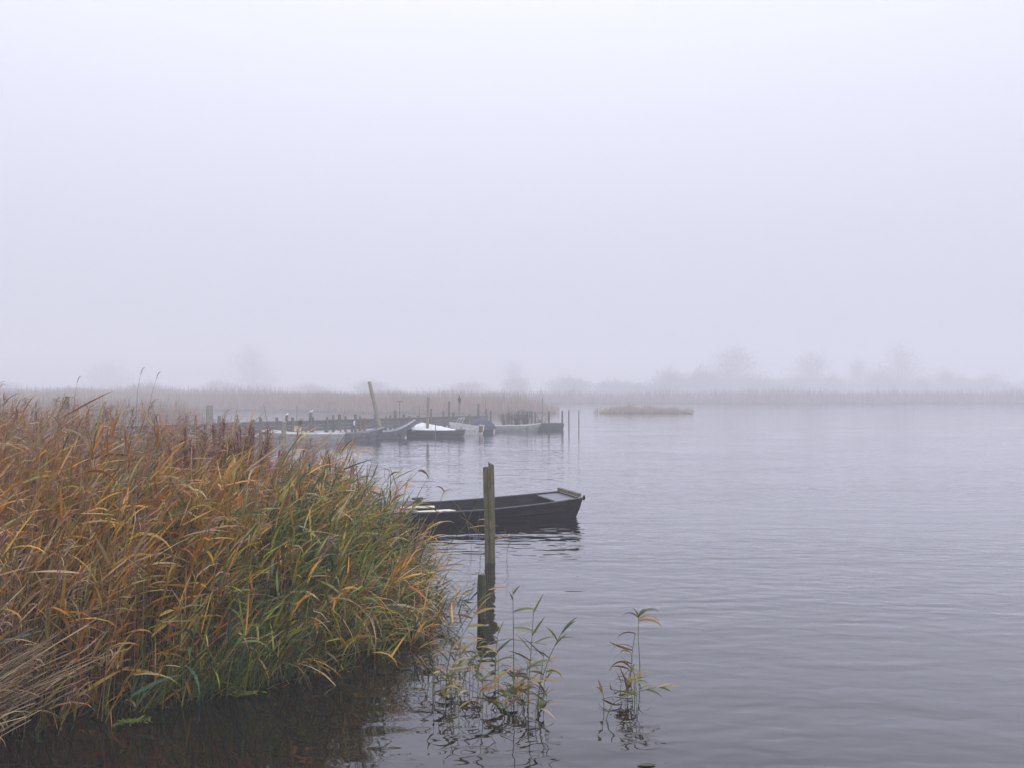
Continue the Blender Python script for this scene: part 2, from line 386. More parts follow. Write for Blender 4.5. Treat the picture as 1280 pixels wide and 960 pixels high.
# ------------------------------------------------------------------ the reed bed in front
VIEWBED = [(-6.1, 6.0), (-4.75, 6.45), (-4.0, 7.3), (-3.3, 7.85), (-2.7, 8.3), (-2.0, 8.9), (-1.5, 9.7), (-1.3, 10.6), (-1.4, 12.0), (-1.85, 13.2), (-2.8, 14.1), (-4.5, 15.0), (-7, 15.6), (-12.5, 16.5), (-13, 12)]
HX = [-13, -8.0, -6.5, -5.5, -4.6, -3.7, -3.0, -2.5, -2.1, -1.7, -1.4]
HZ = [2.74, 2.62, 2.53, 2.42, 2.28, 2.08, 2.00, 1.94, 1.72, 1.32, 1.0]
def reed_bed():
    S = Soup()
    n = 6400
    xy = scatter(VIEWBED, n)
    # thin the hidden back, thicken the front rim
    rim = sdist(SHORE, xy[:, 0], xy[:, 1])
    keep = rng.random(n) < np.clip(1.25 - rim * 0.12, 0.5, 1)
    xy = xy[keep]; rim = rim[keep]; n = len(xy)
    X, Y = xy[:, 0], xy[:, 1]
    gz = ground_z(X, Y)
    top = np.interp(X, HX, HZ) - 0.035 * (Y - 11)
    clump = vnoise(X, Y, 1.1, 3.1); patch = vnoise(X, Y, 0.55, 8.3); patch2 = vnoise(X, Y, 0.8, 21.7)
    hgt = (top - gz) * np.clip(rng.normal(0.86, 0.15, n) + clump * 0.14, 0.4, 1.2)
    # front rim reeds are lower so the mass slopes to the water
    hgt *= np.clip(0.66 + rim * 0.30, 0.66, 1.0) * np.where(rng.random(n) < 0.06, 1.12, 1.0)
    az = rng.normal(R(-12), 0.8, n)                      # lean with the wind, to the right
    edge = np.clip(1 - rim / 1.1, 0, 1) * np.clip((X + 3.2) / 1.5, 0, 1)
    lean = np.abs(rng.normal(0.10, 0.11, n)) + edge * rng.uniform(0.0, 0.45, n)
    bend = rng.uniform(0.0, 0.38, n) ** 1.3 + edge * rng.uniform(0, 0.5, n)
    lean = np.where(rng.random(n) < 0.04, lean + 0.5, lean)
    # kinds: straw-pink dead reeds on the left and back, golden in the middle, green to the right
    u = np.clip((X + 6.2) / 4.6, 0, 1) - np.clip((Y - 10.5) / 2.5, 0, 1) * np.clip((-X - 2.4) / 1.5, 0, 1) * 0.6 + patch * 0.5 + rng.normal(0, 0.13, n)
    dead = (u < 0.34) | (rng.random(n) < 0.12)
    green = (~dead) & ((u > 0.61) | (patch2 > 0.22)) & (rng.random(n) < 0.85)
    K = 6; tt = np.linspace(0, 1, K)
    P = np.zeros((n, K, 3)); P[:, 0] = np.stack([X, Y, gz - 0.05], -1)
    for k in range(1, K):
        e = math.pi / 2 - (lean + bend * tt[k] ** 2)
        P[:, k] = P[:, k - 1] + np.stack([np.cos(e) * np.cos(az), np.cos(e) * np.sin(az), np.sin(e)], -1) * (hgt / (K - 1))[:, None]
    ccol = np.where(dead[:, None], (PINK + STRAW) * 0.55, np.where(green[:, None], YGREEN * 0.9, GOLD * 0.85)) * rng.uniform(0.6, 1.25, (n, 1))
    rad = np.interp(tt, [0, 1], [0.0062, 0.0024])[None] * rng.uniform(0.8, 1.2, (n, 1))
    S.add(stalks(P, rad, ccol))
    # leaves
    for j in range(10):
        f = np.clip(rng.uniform(0.16, 1.0, n) ** 0.75, 0, 0.99)
        sel = rng.random(n) < np.where(dead, 0.55, 0.97)
        ii = np.nonzero(sel)[0]; ff = f[ii] * (K - 1); k0 = ff.astype(int); fr_ = (ff - k0)[:, None]
        base = P[ii, k0] * (1 - fr_) + P[ii, np.minimum(k0 + 1, K - 1)] * fr_
        m_ = len(ii); fl = f[ii]
        a_ = rng.normal(R(-6), 0.95, m_)
        habit = rng.random(m_)
        e_ = np.where(habit < 0.5, rng.normal(0.95, 0.25, m_), np.where(habit < 0.82, rng.normal(0.5, 0.3, m_), rng.normal(0.2, 0.4, m_)))
        L = rng.uniform(0.24, 0.56, m_) * np.where(dead[ii], 0.75, 1.0)
        W = rng.uniform(0.013, 0.036, m_) * np.where(dead[ii], 0.55, 1.0) * np.where(fl > 0.85, 0.6, 1.0)
        D = np.where(habit < 0.5, rng.uniform(-0.1, 0.6, m_), np.where(habit < 0.82, rng.uniform(0.1, 1.0, m_), rng.uniform(0.6, 1.9, m_)))
        low = np.clip(1 - fl / 0.42, 0, 1)[:, None] * rng.uniform(0.3, 1, (m_, 1))
        r = rng.random((m_, 1))
        gcol = np.where(r < 0.36, YGREEN, np.where(r < 0.66, GREEN, np.where(r < 0.80, BLUEG, np.where(r < 0.93, GOLD, STRAW))))
        ocol = np.where(r < 0.34, ORANGE, np.where(r < 0.66, GOLD, np.where(r < 0.78, YGREEN, np.where(r < 0.90, STRAW, PINK))))
        dcol = np.where(r < 0.45, PINK, np.where(r < 0.65, STRAW * 0.85, ORANGE))
        bl = (patch2[ii] > 0.22)[:, None] & green[ii][:, None] & (rng.random((m_, 1)) < 0.65)
        c_ = np.where(dead[ii][:, None], dcol, np.where(green[ii][:, None], gcol, ocol))
        c_ = np.where(bl, BLUEG * 1.1, c_)
        c_ = c_ * (1 - low) + BROWN * low
        c_ = c_ * rng.uniform(0.45, 1.55, (m_, 1)) * (1 + rng.normal(0, 0.05, (m_, 3)))
        S.add(blades(base, a_, e_, L, W, D, np.clip(c_, 0.008, 0.6), rng.normal(0.1, 0.7, m_), 5, curl=rng.normal(0, 0.35, m_)))
    # plumes at the heads of the dead and of some golden reeds
    pl = np.nonzero((dead & (rng.random(n) < np.clip((Y - 9.0) / 2.5, 0.12, 0.85))) | (rng.random(n) < 0.05))[0]
    for j in range(26):
        m_ = len(pl); f = rng.uniform(0.87, 1.0, m_) * (K - 1); k0 = np.minimum(f.astype(int), K - 2); fr_ = (f - k0)[:, None]
        base = P[pl, k0] * (1 - fr_) + P[pl, k0 + 1] * fr_ + np.stack([np.cos(az[pl]), np.sin(az[pl]), np.full(m_, -0.2)], -1) * rng.uniform(0, 0.05, (m_, 1))
        c_ = PLUME * rng.uniform(0.55, 1.3, (m_, 1))
        S.add(blades(base, az[pl] + rng.normal(0, 0.6, m_), rng.normal(0.85, 0.35, m_), rng.uniform(0.08, 0.22, m_), rng.uniform(0.006, 0.012, m_), rng.uniform(0.6, 2.2, m_), c_, None, 4, [0.5, 1, 0.8, 0.2]))
    # straight pale dead stems standing through the left of the bed, some snapped over
    n3 = 620; q = scatter(VIEWBED, n3 * 2); q = q[(q[:, 0] < -3.6)][:n3]; n3 = len(q); z3 = ground_z(q[:, 0], q[:, 1])
    h3 = (np.interp(q[:, 0], HX, HZ) - z3) * rng.uniform(0.55, 1.08, n3); a3 = rng.normal(R(10), 1.2, n3); l3 = np.abs(rng.normal(0.05, 0.07, n3)); snap = rng.random(n3) < 0.16
    P3 = np.zeros((n3, 6, 3)); P3[:, 0] = np.stack([q[:, 0], q[:, 1], z3 - 0.05], -1)
    for k in range(1, 6):
        e3 = math.pi / 2 - l3 - np.where(snap & (k >= 4), 1.5, 0.0)
        P3[:, k] = P3[:, k - 1] + np.stack([np.cos(e3) * np.cos(a3), np.cos(e3) * np.sin(a3), np.sin(e3)], -1) * (h3 / 5)[:, None]
    S.add(stalks(P3, np.interp(tt, [0, 1], [0.0065, 0.0032])[None] * rng.uniform(0.6, 1.2, (n3, 1)), np.array([0.42, 0.29, 0.20]) * rng.uniform(0.6, 1.2, (n3, 1))))
    # litter of fallen leaves and dead stems low in the bed
    n2 = 9000; q = scatter(VIEWBED, n2); z2 = ground_z(q[:, 0], q[:, 1])
    base = np.stack([q[:, 0], q[:, 1], z2 + rng.uniform(0, 0.55, n2)], -1)
    c_ = BROWN * rng.uniform(0.5, 1.7, (n2, 1)) + np.array([0.02, 0.008, 0]) * rng.random((n2, 1))
    S.add(blades(base, rng.uniform(-3, 3, n2), rng.normal(0.35, 0.5, n2), rng.uniform(0.2, 0.6, n2), rng.uniform(0.006, 0.014, n2), rng.uniform(0, 1.2, n2), c_, None, 4))
    o = S.build('reed_bed', M['leaf'])
    return tag(o, 'dense golden and green autumn reeds covering the near left bank', 'reeds', kind='stuff')
reed_bed()

def sedge_fringe():
    """the fresh green blades standing at the foot of the reeds, in tufts at the water"""
    S = Soup()
    tufts = [(-4.15, 7.05, 0.45, 50), (-3.8, 7.45, 0.55, 60), (-3.5, 7.70, 0.72, 130), (-3.2, 7.88, 0.82, 160), (-2.95, 8.02, 0.88, 170), (-2.72, 8.18, 0.85, 150), (-2.40, 8.48, 0.85, 130), (-3.0, 8.5, 1.2, 130), (-2.5, 8.9, 1.25, 130), (-2.1, 8.85, 0.85, 90), (-2.7, 9.5, 1.6, 120), (-3.3, 8.7, 1.3, 100), (-1.8, 9.4, 0.9, 80), (-2.0, 10.0, 1.5, 90)]
    for x, y, hh, n in tufts:
        n = int(n * 0.55); x += random.uniform(-0.08, 0.08)
        b = np.stack([rng.normal(x, 0.12, n), rng.normal(y, 0.10, n), np.full(n, -0.03)], -1)
        b[:, 2] = np.maximum(ground_z(b[:, 0], b[:, 1]), -0.1) - 0.03
        r = rng.random((n, 1))
        c = np.where(r < 0.45, GREEN, np.where(r < 0.68, BLUEG, YGREEN)) * rng.uniform(0.6, 1.4, (n, 1))
        S.add(blades(b, rng.normal(R(-15), 0.9, n), rng.normal(1.25, 0.2, n), hh * rng.uniform(0.35, 1.25, n), rng.uniform(0.006, 0.014, n), rng.uniform(0.1, 1.0, n), c, rng.normal(0, 0.8, n), 6, [0.8, 1, 0.9, 0.6, 0.05]))
    return tag(S.build('sedge_fringe', M['leaf']), 'fresh green sedge blades standing in dark water along the reed foot', 'sedge', kind='stuff')
sedge_fringe()

def hanging_rim():
    """dead stems and leaves hanging over the water at the point of the bank"""
    S = Soup(); n = 420
    tpos = rng.random(n)
    line = np.array([(-2.5, 8.55), (-2.0, 9.0), (-1.55, 9.65), (-1.35, 10.4), (-1.35, 11.4), (-1.5, 12.4)])
    q = tpos * (len(line) - 1); k = np.minimum(q.astype(int), len(line) - 2); f = (q - k)[:, None]
    p = line[k] * (1 - f) + line[k + 1] * f
    b = np.stack([p[:, 0] + rng.normal(0, 0.12, n), p[:, 1] + rng.normal(0, 0.15, n), rng.uniform(0.05, 0.75, n)], -1)
    r = rng.random((n, 1))
    c = np.where(r < 0.3, STRAW, np.where(r < 0.5, GOLD, np.where(r < 0.72, YGREEN, BROWN * 1.6))) * rng.uniform(0.6, 1.2, (n, 1))
    S.add(blades(b, rng.normal(R(-35), 0.6, n), rng.normal(0.55, 0.4, n), rng.uniform(0.35, 0.85, n), rng.uniform(0.006, 0.014, n), rng.uniform(0.8, 2.2, n), c, None, 6))
    return tag(S.build('overhanging_reeds', M['leaf']), 'limp straw coloured reed leaves drooping over the water at the bank point', 'reeds', kind='stuff')
hanging_rim()

def dead_bundle():
    S = Soup(); n = 130; K = 6
    P = np.zeros((n, K, 3)); tt = np.linspace(0, 1, K)
    b = np.stack([rng.normal(-4.95, 0.22, n), rng.normal(6.35, 0.18, n), rng.uniform(-0.05, 0.25, n)], -1)
    a = np.clip(rng.normal(R(38), 0.2, n), R(18), R(70)); e0 = np.clip(rng.normal(0.62, 0.14, n), 0.42, 1.0); L = rng.uniform(0.7, 1.5, n)
    P[:, 0] = b
    for k in range(1, K):
        e = e0 - 0.25 * tt[k]
        P[:, k] = P[:, k - 1] + np.stack([np.cos(e) * np.cos(a), np.cos(e) * np.sin(a), np.sin(e)], -1) * (L / (K - 1))[:, None]
    S.add(stalks(P, np.full((n, K), 0.0042) * rng.uniform(0.35, 1.6, (n, 1)), np.where(rng.random((n, 1)) < 0.35, STRAW, np.array([0.29, 0.20, 0.14])) * rng.uniform(0.45, 1.3, (n, 1))))
    i = rng.integers(0, n, 260); k = rng.integers(1, K, 260)
    S.add(blades(P[i, k], rng.normal(R(30), 0.9, 260), rng.normal(0.3, 0.6, 260), rng.uniform(0.12, 0.4, 260), rng.uniform(0.006, 0.014, 260), rng.uniform(0, 1.8, 260), np.where(rng.random((260, 1)) < 0.5, STRAW, BROWN * 2.2) * rng.uniform(0.5, 1.2, (260, 1)), None, 6))
    return tag(S.build('dead_stems', M['leaf']), 'bundle of pale dead stems lying over at the lower left water edge', 'dead stems', kind='stuff')
dead_bundle()

def seedhead_bush():
    root = empty('seedhead_bush', (-4.28, 11.9, 0.25), 0, 'dark reddish brown seed head bush poking out above the golden reeds', 'bush')
    S = Soup(); n = 90; K = 6; tt = np.linspace(0, 1, K)
    P = np.zeros((n, K, 3)); P[:, 0, :2] = rng.normal(0, 0.26, (n, 2))
    a = rng.uniform(-3.14, 3.14, n); ln = np.abs(rng.normal(0.13, 0.10, n)); L = rng.uniform(1.6, 2.35, n)
    for k in range(1, K):
        e = math.pi / 2 - ln * (0.5 + tt[k])
        P[:, k] = P[:, k - 1] + np.stack([np.cos(e) * np.cos(a), np.cos(e) * np.sin(a), np.sin(e)], -1) * (L / (K - 1))[:, None]
    S.add(stalks(P, np.full((n, K), 0.0045), np.array([0.11, 0.06, 0.045]) * rng.uniform(0.7, 1.3, (n, 1))))
    S.build('stems', M['leaf'], root)
    S = Soup()
    for j in range(120):
        f = rng.uniform(0.70, 1.0, n) * (K - 1); k0 = np.minimum(f.astype(int), K - 2); fr_ = (f - k0)[:, None]
        b = P[np.arange(n), k0] * (1 - fr_) + P[np.arange(n), k0 + 1] * fr_
        S.add(blades(b, rng.uniform(-3.1, 3.1, n), rng.normal(0.7, 0.5, n), rng.uniform(0.04, 0.15, n), rng.uniform(0.006, 0.012, n), rng.uniform(-0.4, 0.8, n), np.array([0.24, 0.12, 0.085]) * rng.uniform(0.5, 1.5, (n, 1)), None, 3, [0.5, 1, 0.5]))
    S.build('seed_heads', M['leaf'], root)
seedhead_bush()

# tall bare stalks above the reed tops
for i, (x0, y0, x1, y1, lab) in enumerate([(166, 540, 173, 468, 'thin bare reed stalk, left one of the tall pair over the left reeds'), (172, 540, 193, 473, 'thin leaning reed stalk, right one of the tall pair over the left reeds'), (90, 545, 94, 478, 'lone thin upright stalk above the feathery reeds beside the left post')]):
    Yd = 11.0 + i * 0.6
    a, b2 = at(x0, y0 + 60, Yd), at(x1, y1, Yd)
    root = empty('reed_stalk', (a.x, Yd, 0.3), 0, lab, 'reed stalk')
    P = [Vector((0, 0, 0))] + [(a - Vector((a.x, Yd, 0.3))).lerp(b2 - Vector((a.x, Yd, 0.3)), q) for q in (0, 0.5, 0.85, 1.0)]
    P[-1] += Vector((0.03, 0, 0.0))
    mb = MB(); mb.tube(P, [0.0035, 0.0035, 0.003, 0.0025, 0.0015], 5); mb.build('stem', M['dry_stalk'], root)
    mb = MB(); mb.tube([P[-1] - Vector((0, 0, 0.004)), P[-1] + Vector((0.015, 0, 0.05)), P[-1] + Vector((0.035, 0, 0.085)), P[-1] + Vector((0.06, 0, 0.10))], [0.0035, 0.005, 0.005, 0.002], 5); mb.build('seed_tip', M['dry_stalk'], root)

# ------------------------------------------------------------------ single reeds standing in the water
def reed_plant(base, path, leaves, label, group=None, stem_col=(0.16, 0.17, 0.05), r0=0.0065):
    """path: offsets of the stem from its foot; leaves: (t, azimuth, elevation, length, width, droop, colour)"""
    root = empty('water_reed', base, 0, label, 'reed', group)
    pts = [Vector((0, 0, -0.35))] + [Vector(p) for p in path]
    K = 9
    # resample
    seg = [0]
    for a, b in zip(pts, pts[1:]): seg.append(seg[-1] + (b - a).length)
    def ev(d):
        d = d * seg[-1]
        for i in range(len(pts) - 1):
            if d <= seg[i + 1] + 1e-9: return pts[i].lerp(pts[i + 1], (d - seg[i]) / max(1e-6, seg[i + 1] - seg[i]))
        return pts[-1]
    Pn = np.array([[ev(k / (K - 1)) for k in range(K)]])
    S = Soup(); S.add(stalks(Pn, np.linspace(r0, r0 * 0.45, K)[None], np.array([stem_col]), 5)); S.build('stem', M['leaf'], root)
    for (tq, a, e, L, W, D, c) in leaves:
        b = ev((0.35 + tq * (seg[-1] - 0.35)) / seg[-1])
        S = Soup()
        S.add(blades(np.array([b]), np.array([a]), np.array([e]), np.array([L * 1.1]), np.array([W * 1.75]), np.array([D]), np.array([c]), np.array([random.uniform(0.3, 1.2)]), 8, curl=np.array([random.uniform(-0.2, 0.2)])))
        S.build('leaf', M['leaf'], root)
    return root
cG = (0.115, 0.135, 0.035); cY = (0.24, 0.22, 0.05); cO = (0.30, 0.185, 0.05); cS = (0.36, 0.27, 0.13); cB = (0.15, 0.08, 0.035); cD = (0.07, 0.10, 0.035)
RT, LT = 0.0, math.pi
def px_path(px0, py0, pts):
    b = wl(px0, py0)
    return b, [at(x, y, b.y + dy) - b for x, y, dy in pts]
WR = [
 (643, 880, [(642, 850, 0), (642, 800, 0), (641, 735, 0)], [(0.95, RT, 1.0, 0.10, 0.012, 0.3, cG), (0.90, LT, 1.2, 0.08, 0.010, 0.2, cB), (0.80, RT, 0.35, 0.24, 0.016, 0.9, cG), (0.66, RT, 0.1, 0.22, 0.020, 0.9, cG), (0.42, LT, 0.3, 0.10, 0.008, 0.6, cS), (0.30, RT, -0.1, 0.09, 0.008, 0.3, cB)], 'tallest upright water reed with short green leaves right of the short post'),
 (659, 888, [(661, 850, 0), (664, 810, 0), (667, 762, 0)], [(0.98, RT, 1.1, 0.18, 0.012, 0.1, cG), (0.75, RT, 1.0, 0.2, 0.013, 0.1, cG), (0.6, LT, 0.9, 0.2, 0.014, 0.2, cY), (0.45, RT, 0.5, 0.22, 0.016, 0.9, cG), (0.3, RT, 0.2, 0.16, 0.016, 0.9, cO), (0.5, LT, 0.6, 0.22, 0.012, 0.5, cG)], 'green water reed with a forked leafy top right of the tallest one'),
 (664, 884, [(676, 850, 0), (690, 812, 0), (706, 783, 0)], [(0.99, RT, 0.8, 0.15, 0.012, 0.3, cG), (0.92, RT, 0.9, 0.17, 0.013, 0.5, cD), (0.86, RT, 0.1, 0.14, 0.010, 0.3, cG), (0.82, LT, 1.1, 0.16, 0.014, 0.6, cY), (0.75, RT, 0.9, 0.16, 0.012, 0.3, cG), (0.6, LT, 0.7, 0.18, 0.010, 0.7, cG), (0.4, LT, 0.5, 0.14, 0.018, 0.9, cY)], 'green water reed leaning far right with a tufted tip'),
 (669, 884, [(674, 862, 0), (678, 830, 0), (680, 812, 0)], [(0.9, LT, 0.8, 0.26, 0.014, 0.2, cG), (0.8, RT, 0.4, 0.18, 0.012, 0.6, cS), (0.5, RT, 0.1, 0.2, 0.013, 0.8, cO), (0.3, LT, 0.4, 0.14, 0.016, 0.4, cY)], 'short pale green water reed at the foot of the right leaning one'),
 (619, 846, [(619, 825, 0), (621, 800, 0), (624, 785, 0)], [(0.5, RT, 0.8, 0.22, 0.016, 0.2, cD), (0.9, RT, 1.2, 0.14, 0.010, 0.2, cY), (0.3, LT, 1.0, 0.15, 0.012, 0.4, cG), (0.8, LT, 0.6, 0.18, 0.014, 0.7, cG)], 'stout dark green reed sprout just right of the short post'),
 (561, 870, [(566, 830, 0), (580, 790, 0.1), (600, 757, 0.2)], [(0.98, RT, 0.9, 0.16, 0.014, 0.4, cY), (0.9, RT, 0.5, 0.20, 0.016, 0.6, cO), (0.85, LT, 0.4, 0.18, 0.016, 0.6, cO), (0.75, RT, 0.2, 0.20, 0.016, 0.5, cY), (0.62, RT, 0.1, 0.22, 0.014, 0.4, cO), (0.5, LT, 0.7, 0.2, 0.012, 0.6, cG), (0.35, RT, 0.6, 0.2, 0.012, 0.9, cS)], 'yellow leafed water reed bending over in front of the short post'),
 (556, 873, [(558, 845, 0), (562, 820, 0), (566, 800, 0)], [(0.9, LT, 1.1, 0.14, 0.012, 0.3, cY), (0.8, RT, 1.0, 0.18, 0.012, 0.4, cS), (0.5, RT, 0.2, 0.22, 0.012, 0.2, cO), (0.4, LT, 0.8, 0.12, 0.012, 0.5, cO), (0.65, LT, 0.9, 0.16, 0.010, 0.5, cG)], 'short straw coloured reed tuft nearest the bank point'),
 (563, 868, [(585, 830, 0), (620, 795, 0), (684, 740 + 65, 0)], [(0.9, RT, 0.5, 0.2, 0.010, 0.6, cG), (0.7, RT, 0.6, 0.16, 0.010, 0.5, cS), (0.5, LT, 0.8, 0.16, 0.010, 0.5, cG)], 'long thin reed stem slanting low to the right across the others'),
 (586, 880, [(600, 862, 0), (618, 850, 0), (634, 838, 0)], [(0.3, RT, 0.35, 0.20, 0.020, 0.2, cO), (0.6, RT, 0.7, 0.18, 0.020, 0.1, cO), (0.9, RT, 0.7, 0.14, 0.012, 0.2, cS)], 'low orange reed lying almost flat over the water'),
 (550, 838, [(568, 795, 0), (590, 762, 0), (612, 735, 0)], [(0.7, LT, 0.9, 0.2, 0.010, 0.5, cG), (0.85, RT, 0.6, 0.18, 0.010, 0.5, cG), (0.4, LT, 0.8, 0.2, 0.010, 0.4, cD), (0.98, RT, 0.3, 0.22, 0.014, 0.6, cO)], 'thin green reed leaning right out from the bank point'),
 (800, 842, [(799, 820, 0), (797, 795, 0), (798, 768, 0)], [(0.99, RT, 1.1, 0.16, 0.016, 2.3, cG), (0.97, RT, 0.9, 0.24, 0.014, 2.0, cG), (0.95, LT, 0.8, 0.20, 0.014, 2.1, cB), (0.93, RT, 0.5, 0.22, 0.016, 1.7, cO), (0.9, RT, 0.2, 0.26, 0.016, 1.3, cO), (0.96, LT, 1.3, 0.12, 0.013, 1.0, cY)], 'tall lone reed with drooping top leaves, right of all others'),
 (786, 845, [(789, 820, 0), (792, 798, 0), (794, 790, 0)], [(0.98, LT, 0.3, 0.20, 0.010, 1.6, cB), (0.6, LT, 0.25, 0.26, 0.016, -0.35, cO), (0.66, LT, 0.5, 0.26, 0.013, 2.1, cB), (0.3, LT, 0.35, 0.26, 0.016, 1.9, cO), (0.5, LT, 0.2, 0.2, 0.014, 1.3, cS)], 'reed with brown leaves hanging to the left beside the tall lone one'),
 (784, 872, [(784, 862, 0), (785, 850, 0), (788, 838, 0)], [(0.4, LT, 1.25, 0.22, 0.016, 0.2, cO), (0.9, RT, 1.2, 0.12, 0.010, 0.2, cG), (0.6, LT, 1.0, 0.12, 0.008, 0.2, cG), (0.3, RT, 1.2, 0.16, 0.012, 0.2, cB), (0.2, LT, 1.4, 0.14, 0.01, 0.2, cB)], 'small orange and green reed tuft in front of the tall lone one'),
 (745, 898, [(762, 880, 0), (785, 866, 0), (812, 859, 0), (832, 857, 0)], [(0.97, RT, 0.1, 0.14, 0.010, 0.3, cY), (0.92, RT, -0.2, 0.10, 0.010, 0.5, cG), (0.72, RT, -0.1, 0.16, 0.010, 0.9, cG), (0.86, RT, 0.4, 0.14, 0.010, 0.4, cS)], 'bent reed arching low to the right at the far right tuft'),
 (756, 884, [(754, 868, 0), (750, 860, 0)], [(0.8, LT, 1.35, 0.12, 0.018, 0.2, cS), (0.95, LT, 0.9, 0.06, 0.012, 1.4, cO)], 'short pink brown reed blade left of the far right tuft'),
 (592, 690, [(588, 672, 0), (583, 650, 0), (580, 640, 0)], [(0.9, LT, 1.0, 0.35, 0.016, 0.4, cS), (0.6, RT, 0.2, 0.55, 0.014, 0.4, cO), (0.4, LT, 0.5, 0.4, 0.012, 0.4, cS), (0.7, RT, 1.3, 0.4, 0.012, 0.6, cG)], 'dry reed before the dark hull, left of the split post'),
 (601, 694, [(600, 676, 0), (597, 655, 0), (600, 645, 0)], [(0.9, RT, 0.3, 0.25, 0.014, 2.2, cS), (0.5, LT, 0.9, 0.35, 0.012, 0.5, cS), (0.6, LT, 0.8, 0.45, 0.012, 0.3, cO)], 'dry reed with a hooked tip touching the left side of the split post'),
 (616, 697, [(617, 685, 0), (618, 672, 0)], [(0.9, RT, 0.35, 0.28, 0.018, -0.1, cO)], 'single orange leaf blade sticking out right of the split post'),
 (633, 700, [(634, 685, 0), (640, 672, 0), (652, 664, 0)], [(0.5, LT, 1.3, 0.3, 0.010, 0.2, cS), (0.9, RT, 0.1, 0.15, 0.008, 0.6, cS), (0.3, RT, 1.2, 0.25, 0.008, 0.4, cG)], 'thin dry reed arching right before the dark hull, right of the split post'),
]
for px0, py0, pts, lv, lab in WR:
    b, path = px_path(px0, py0, pts)
    reed_plant(b, path, [(a_, az_, e_, L_, W_, D_, c_) for a_, az_, e_, L_, W_, D_, c_ in lv], lab, 'single reeds standing in the open water')

for k in range(56):
    px0, py0 = random.choice([(random.uniform(552, 600), random.uniform(845, 900)), (random.uniform(600, 690), random.uniform(860, 915)), (random.uniform(535, 575), random.uniform(825, 870)), (random.uniform(600, 680), random.uniform(850, 900))])
    if k % 9 == 0: px0, py0 = random.uniform(772, 800), random.uniform(862, 884)
    b = wl(px0, py0); hh = random.uniform(0.10, 0.5) ** 1.15; lx = random.uniform(-0.35, 0.5) * hh
    reed_plant(b, [(lx * 0.2, 0.02, hh * 0.4), (lx * 0.6, 0.03, hh * 0.8), (lx, 0.04, hh)],
        [(random.uniform(0.3, 1), random.choice([RT, LT]) + random.uniform(-0.9, 0.9), random.uniform(0.0, 1.2), random.uniform(0.10, 0.26), random.uniform(0.006, 0.014), random.uniform(0.1, 2.2), random.choice([cG, cY, cO, cS, cB, cD])) for _ in range(random.randint(3, 6))],
        'short thin reed shoot among the taller reeds in the water', 'short reed shoots in the water', r0=0.0045)

# a few long stems reaching out of the mass above the punt's stern
for i, (x0, y0, pts, lab) in enumerate([
    (500, 655, [(505, 620, 0), (512, 594, 0), (524, 588, 0)], 'dark reed with a drooping one-sided plume over the punt stern'),
    (480, 645, [(484, 610, 0), (487, 588, 0)], 'reed with a folded brown top left of the drooping plume'),
    (470, 640, [(478, 606, 0), (492, 590, 0)], 'pale reed stem leaning right over the bank point'),
    (536, 690, [(545, 650, 0), (552, 620, 0), (556, 612, 0)], 'thin green stem crossing the cream board in the punt'),
    (530, 700, [(541, 655, 0), (548, 640, 0)], 'straight pale straw stem slanting across the punt stern')]):
    Yd = 12.2
    b = at(x0, y0, Yd); root = b.copy(); root.z = 0.1
    path = [b - root] + [at(x, y, Yd + dy) - root for x, y, dy in pts]
    lv = [(0.99, RT, 0.4 - 0.12 * k, 0.12 + 0.02 * k, 0.012, 1.6, cB) for k in range(5)] if i == 0 else [(0.95, RT, 0.8, 0.2, 0.014, 1.6, cO), (0.98, LT, 1.1, 0.16, 0.014, 2.0, cB), (0.6, RT, 0.6, 0.3, 0.012, 1.2, cS), (0.75, LT, 0.7, 0.25, 0.012, 1.0, cY)]
    reed_plant(root, path, lv, lab, 'single reed stems above the bank point', (0.14, 0.12, 0.06), 0.008)

# floating weed and leaves
def floating_weed(px_, py_, L, Wd, lab, mat_col, rz):
    b = wl(px_, py_); root = empty('floating_weed', (b.x, b.y, 0.012), rz, lab, 'floating plant')
    S = Soup(); n = 110
    base = np.stack([np.clip(rng.normal(0, L * 0.28, n), -L * 0.6, L * 0.6), rng.normal(0, Wd * 0.30, n), rng.uniform(0.0, 0.014, n)], -1)
    S.add(blades(base, rng.uniform(-3.1, 3.1, n), rng.uniform(0.0, 0.6, n), rng.uniform(0.025, 0.075, n), rng.uniform(0.008, 0.02, n), rng.uniform(0, 1.2, n), np.array(mat_col) * rng.uniform(0.5, 1.35, (n, 1)), rng.normal(0, 0.5, n), 4, [0.4, 1, 0.9, 0.15]))
    S.build('leaves', M['leaf'], root)
floating_weed(305, 868, 0.30, 0.10, 'bright green floating weed at the foot of the green sedge', (0.15, 0.19, 0.025), 0.1)
floating_weed(168, 903, 0.26, 0.10, 'bright green floating weed in the dark water nearer the dead stems', (0.13, 0.17, 0.022), 0.3)
b = wl(806, 955); mb = MB()
mb.add([(-0.07, -0.01, 0.006), (-0.02, -0.025, 0.012), (0.05, -0.018, 0.008), (0.085, 0.004, 0.01), (0.04, 0.022, 0.012), (-0.03, 0.02, 0.008), (-0.07, -0.01, 0.003), (-0.02, -0.025, 0.007), (0.05, -0.018, 0.004), (0.085, 0.004, 0.006), (0.04, 0.022, 0.007), (-0.03, 0.02, 0.004)],
       [(0, 1, 2, 3, 4, 5), (11, 10, 9, 8, 7, 6)] + [(i, (i + 1) % 6, (i + 1) % 6 + 6, i + 6)[::-1] for i in range(6)])
o = mb.build('fallen_leaf', M['dark_post'], loc=(b.x, b.y, 0)); tag(o, 'dark fallen leaf floating alone on the open water', 'leaf')

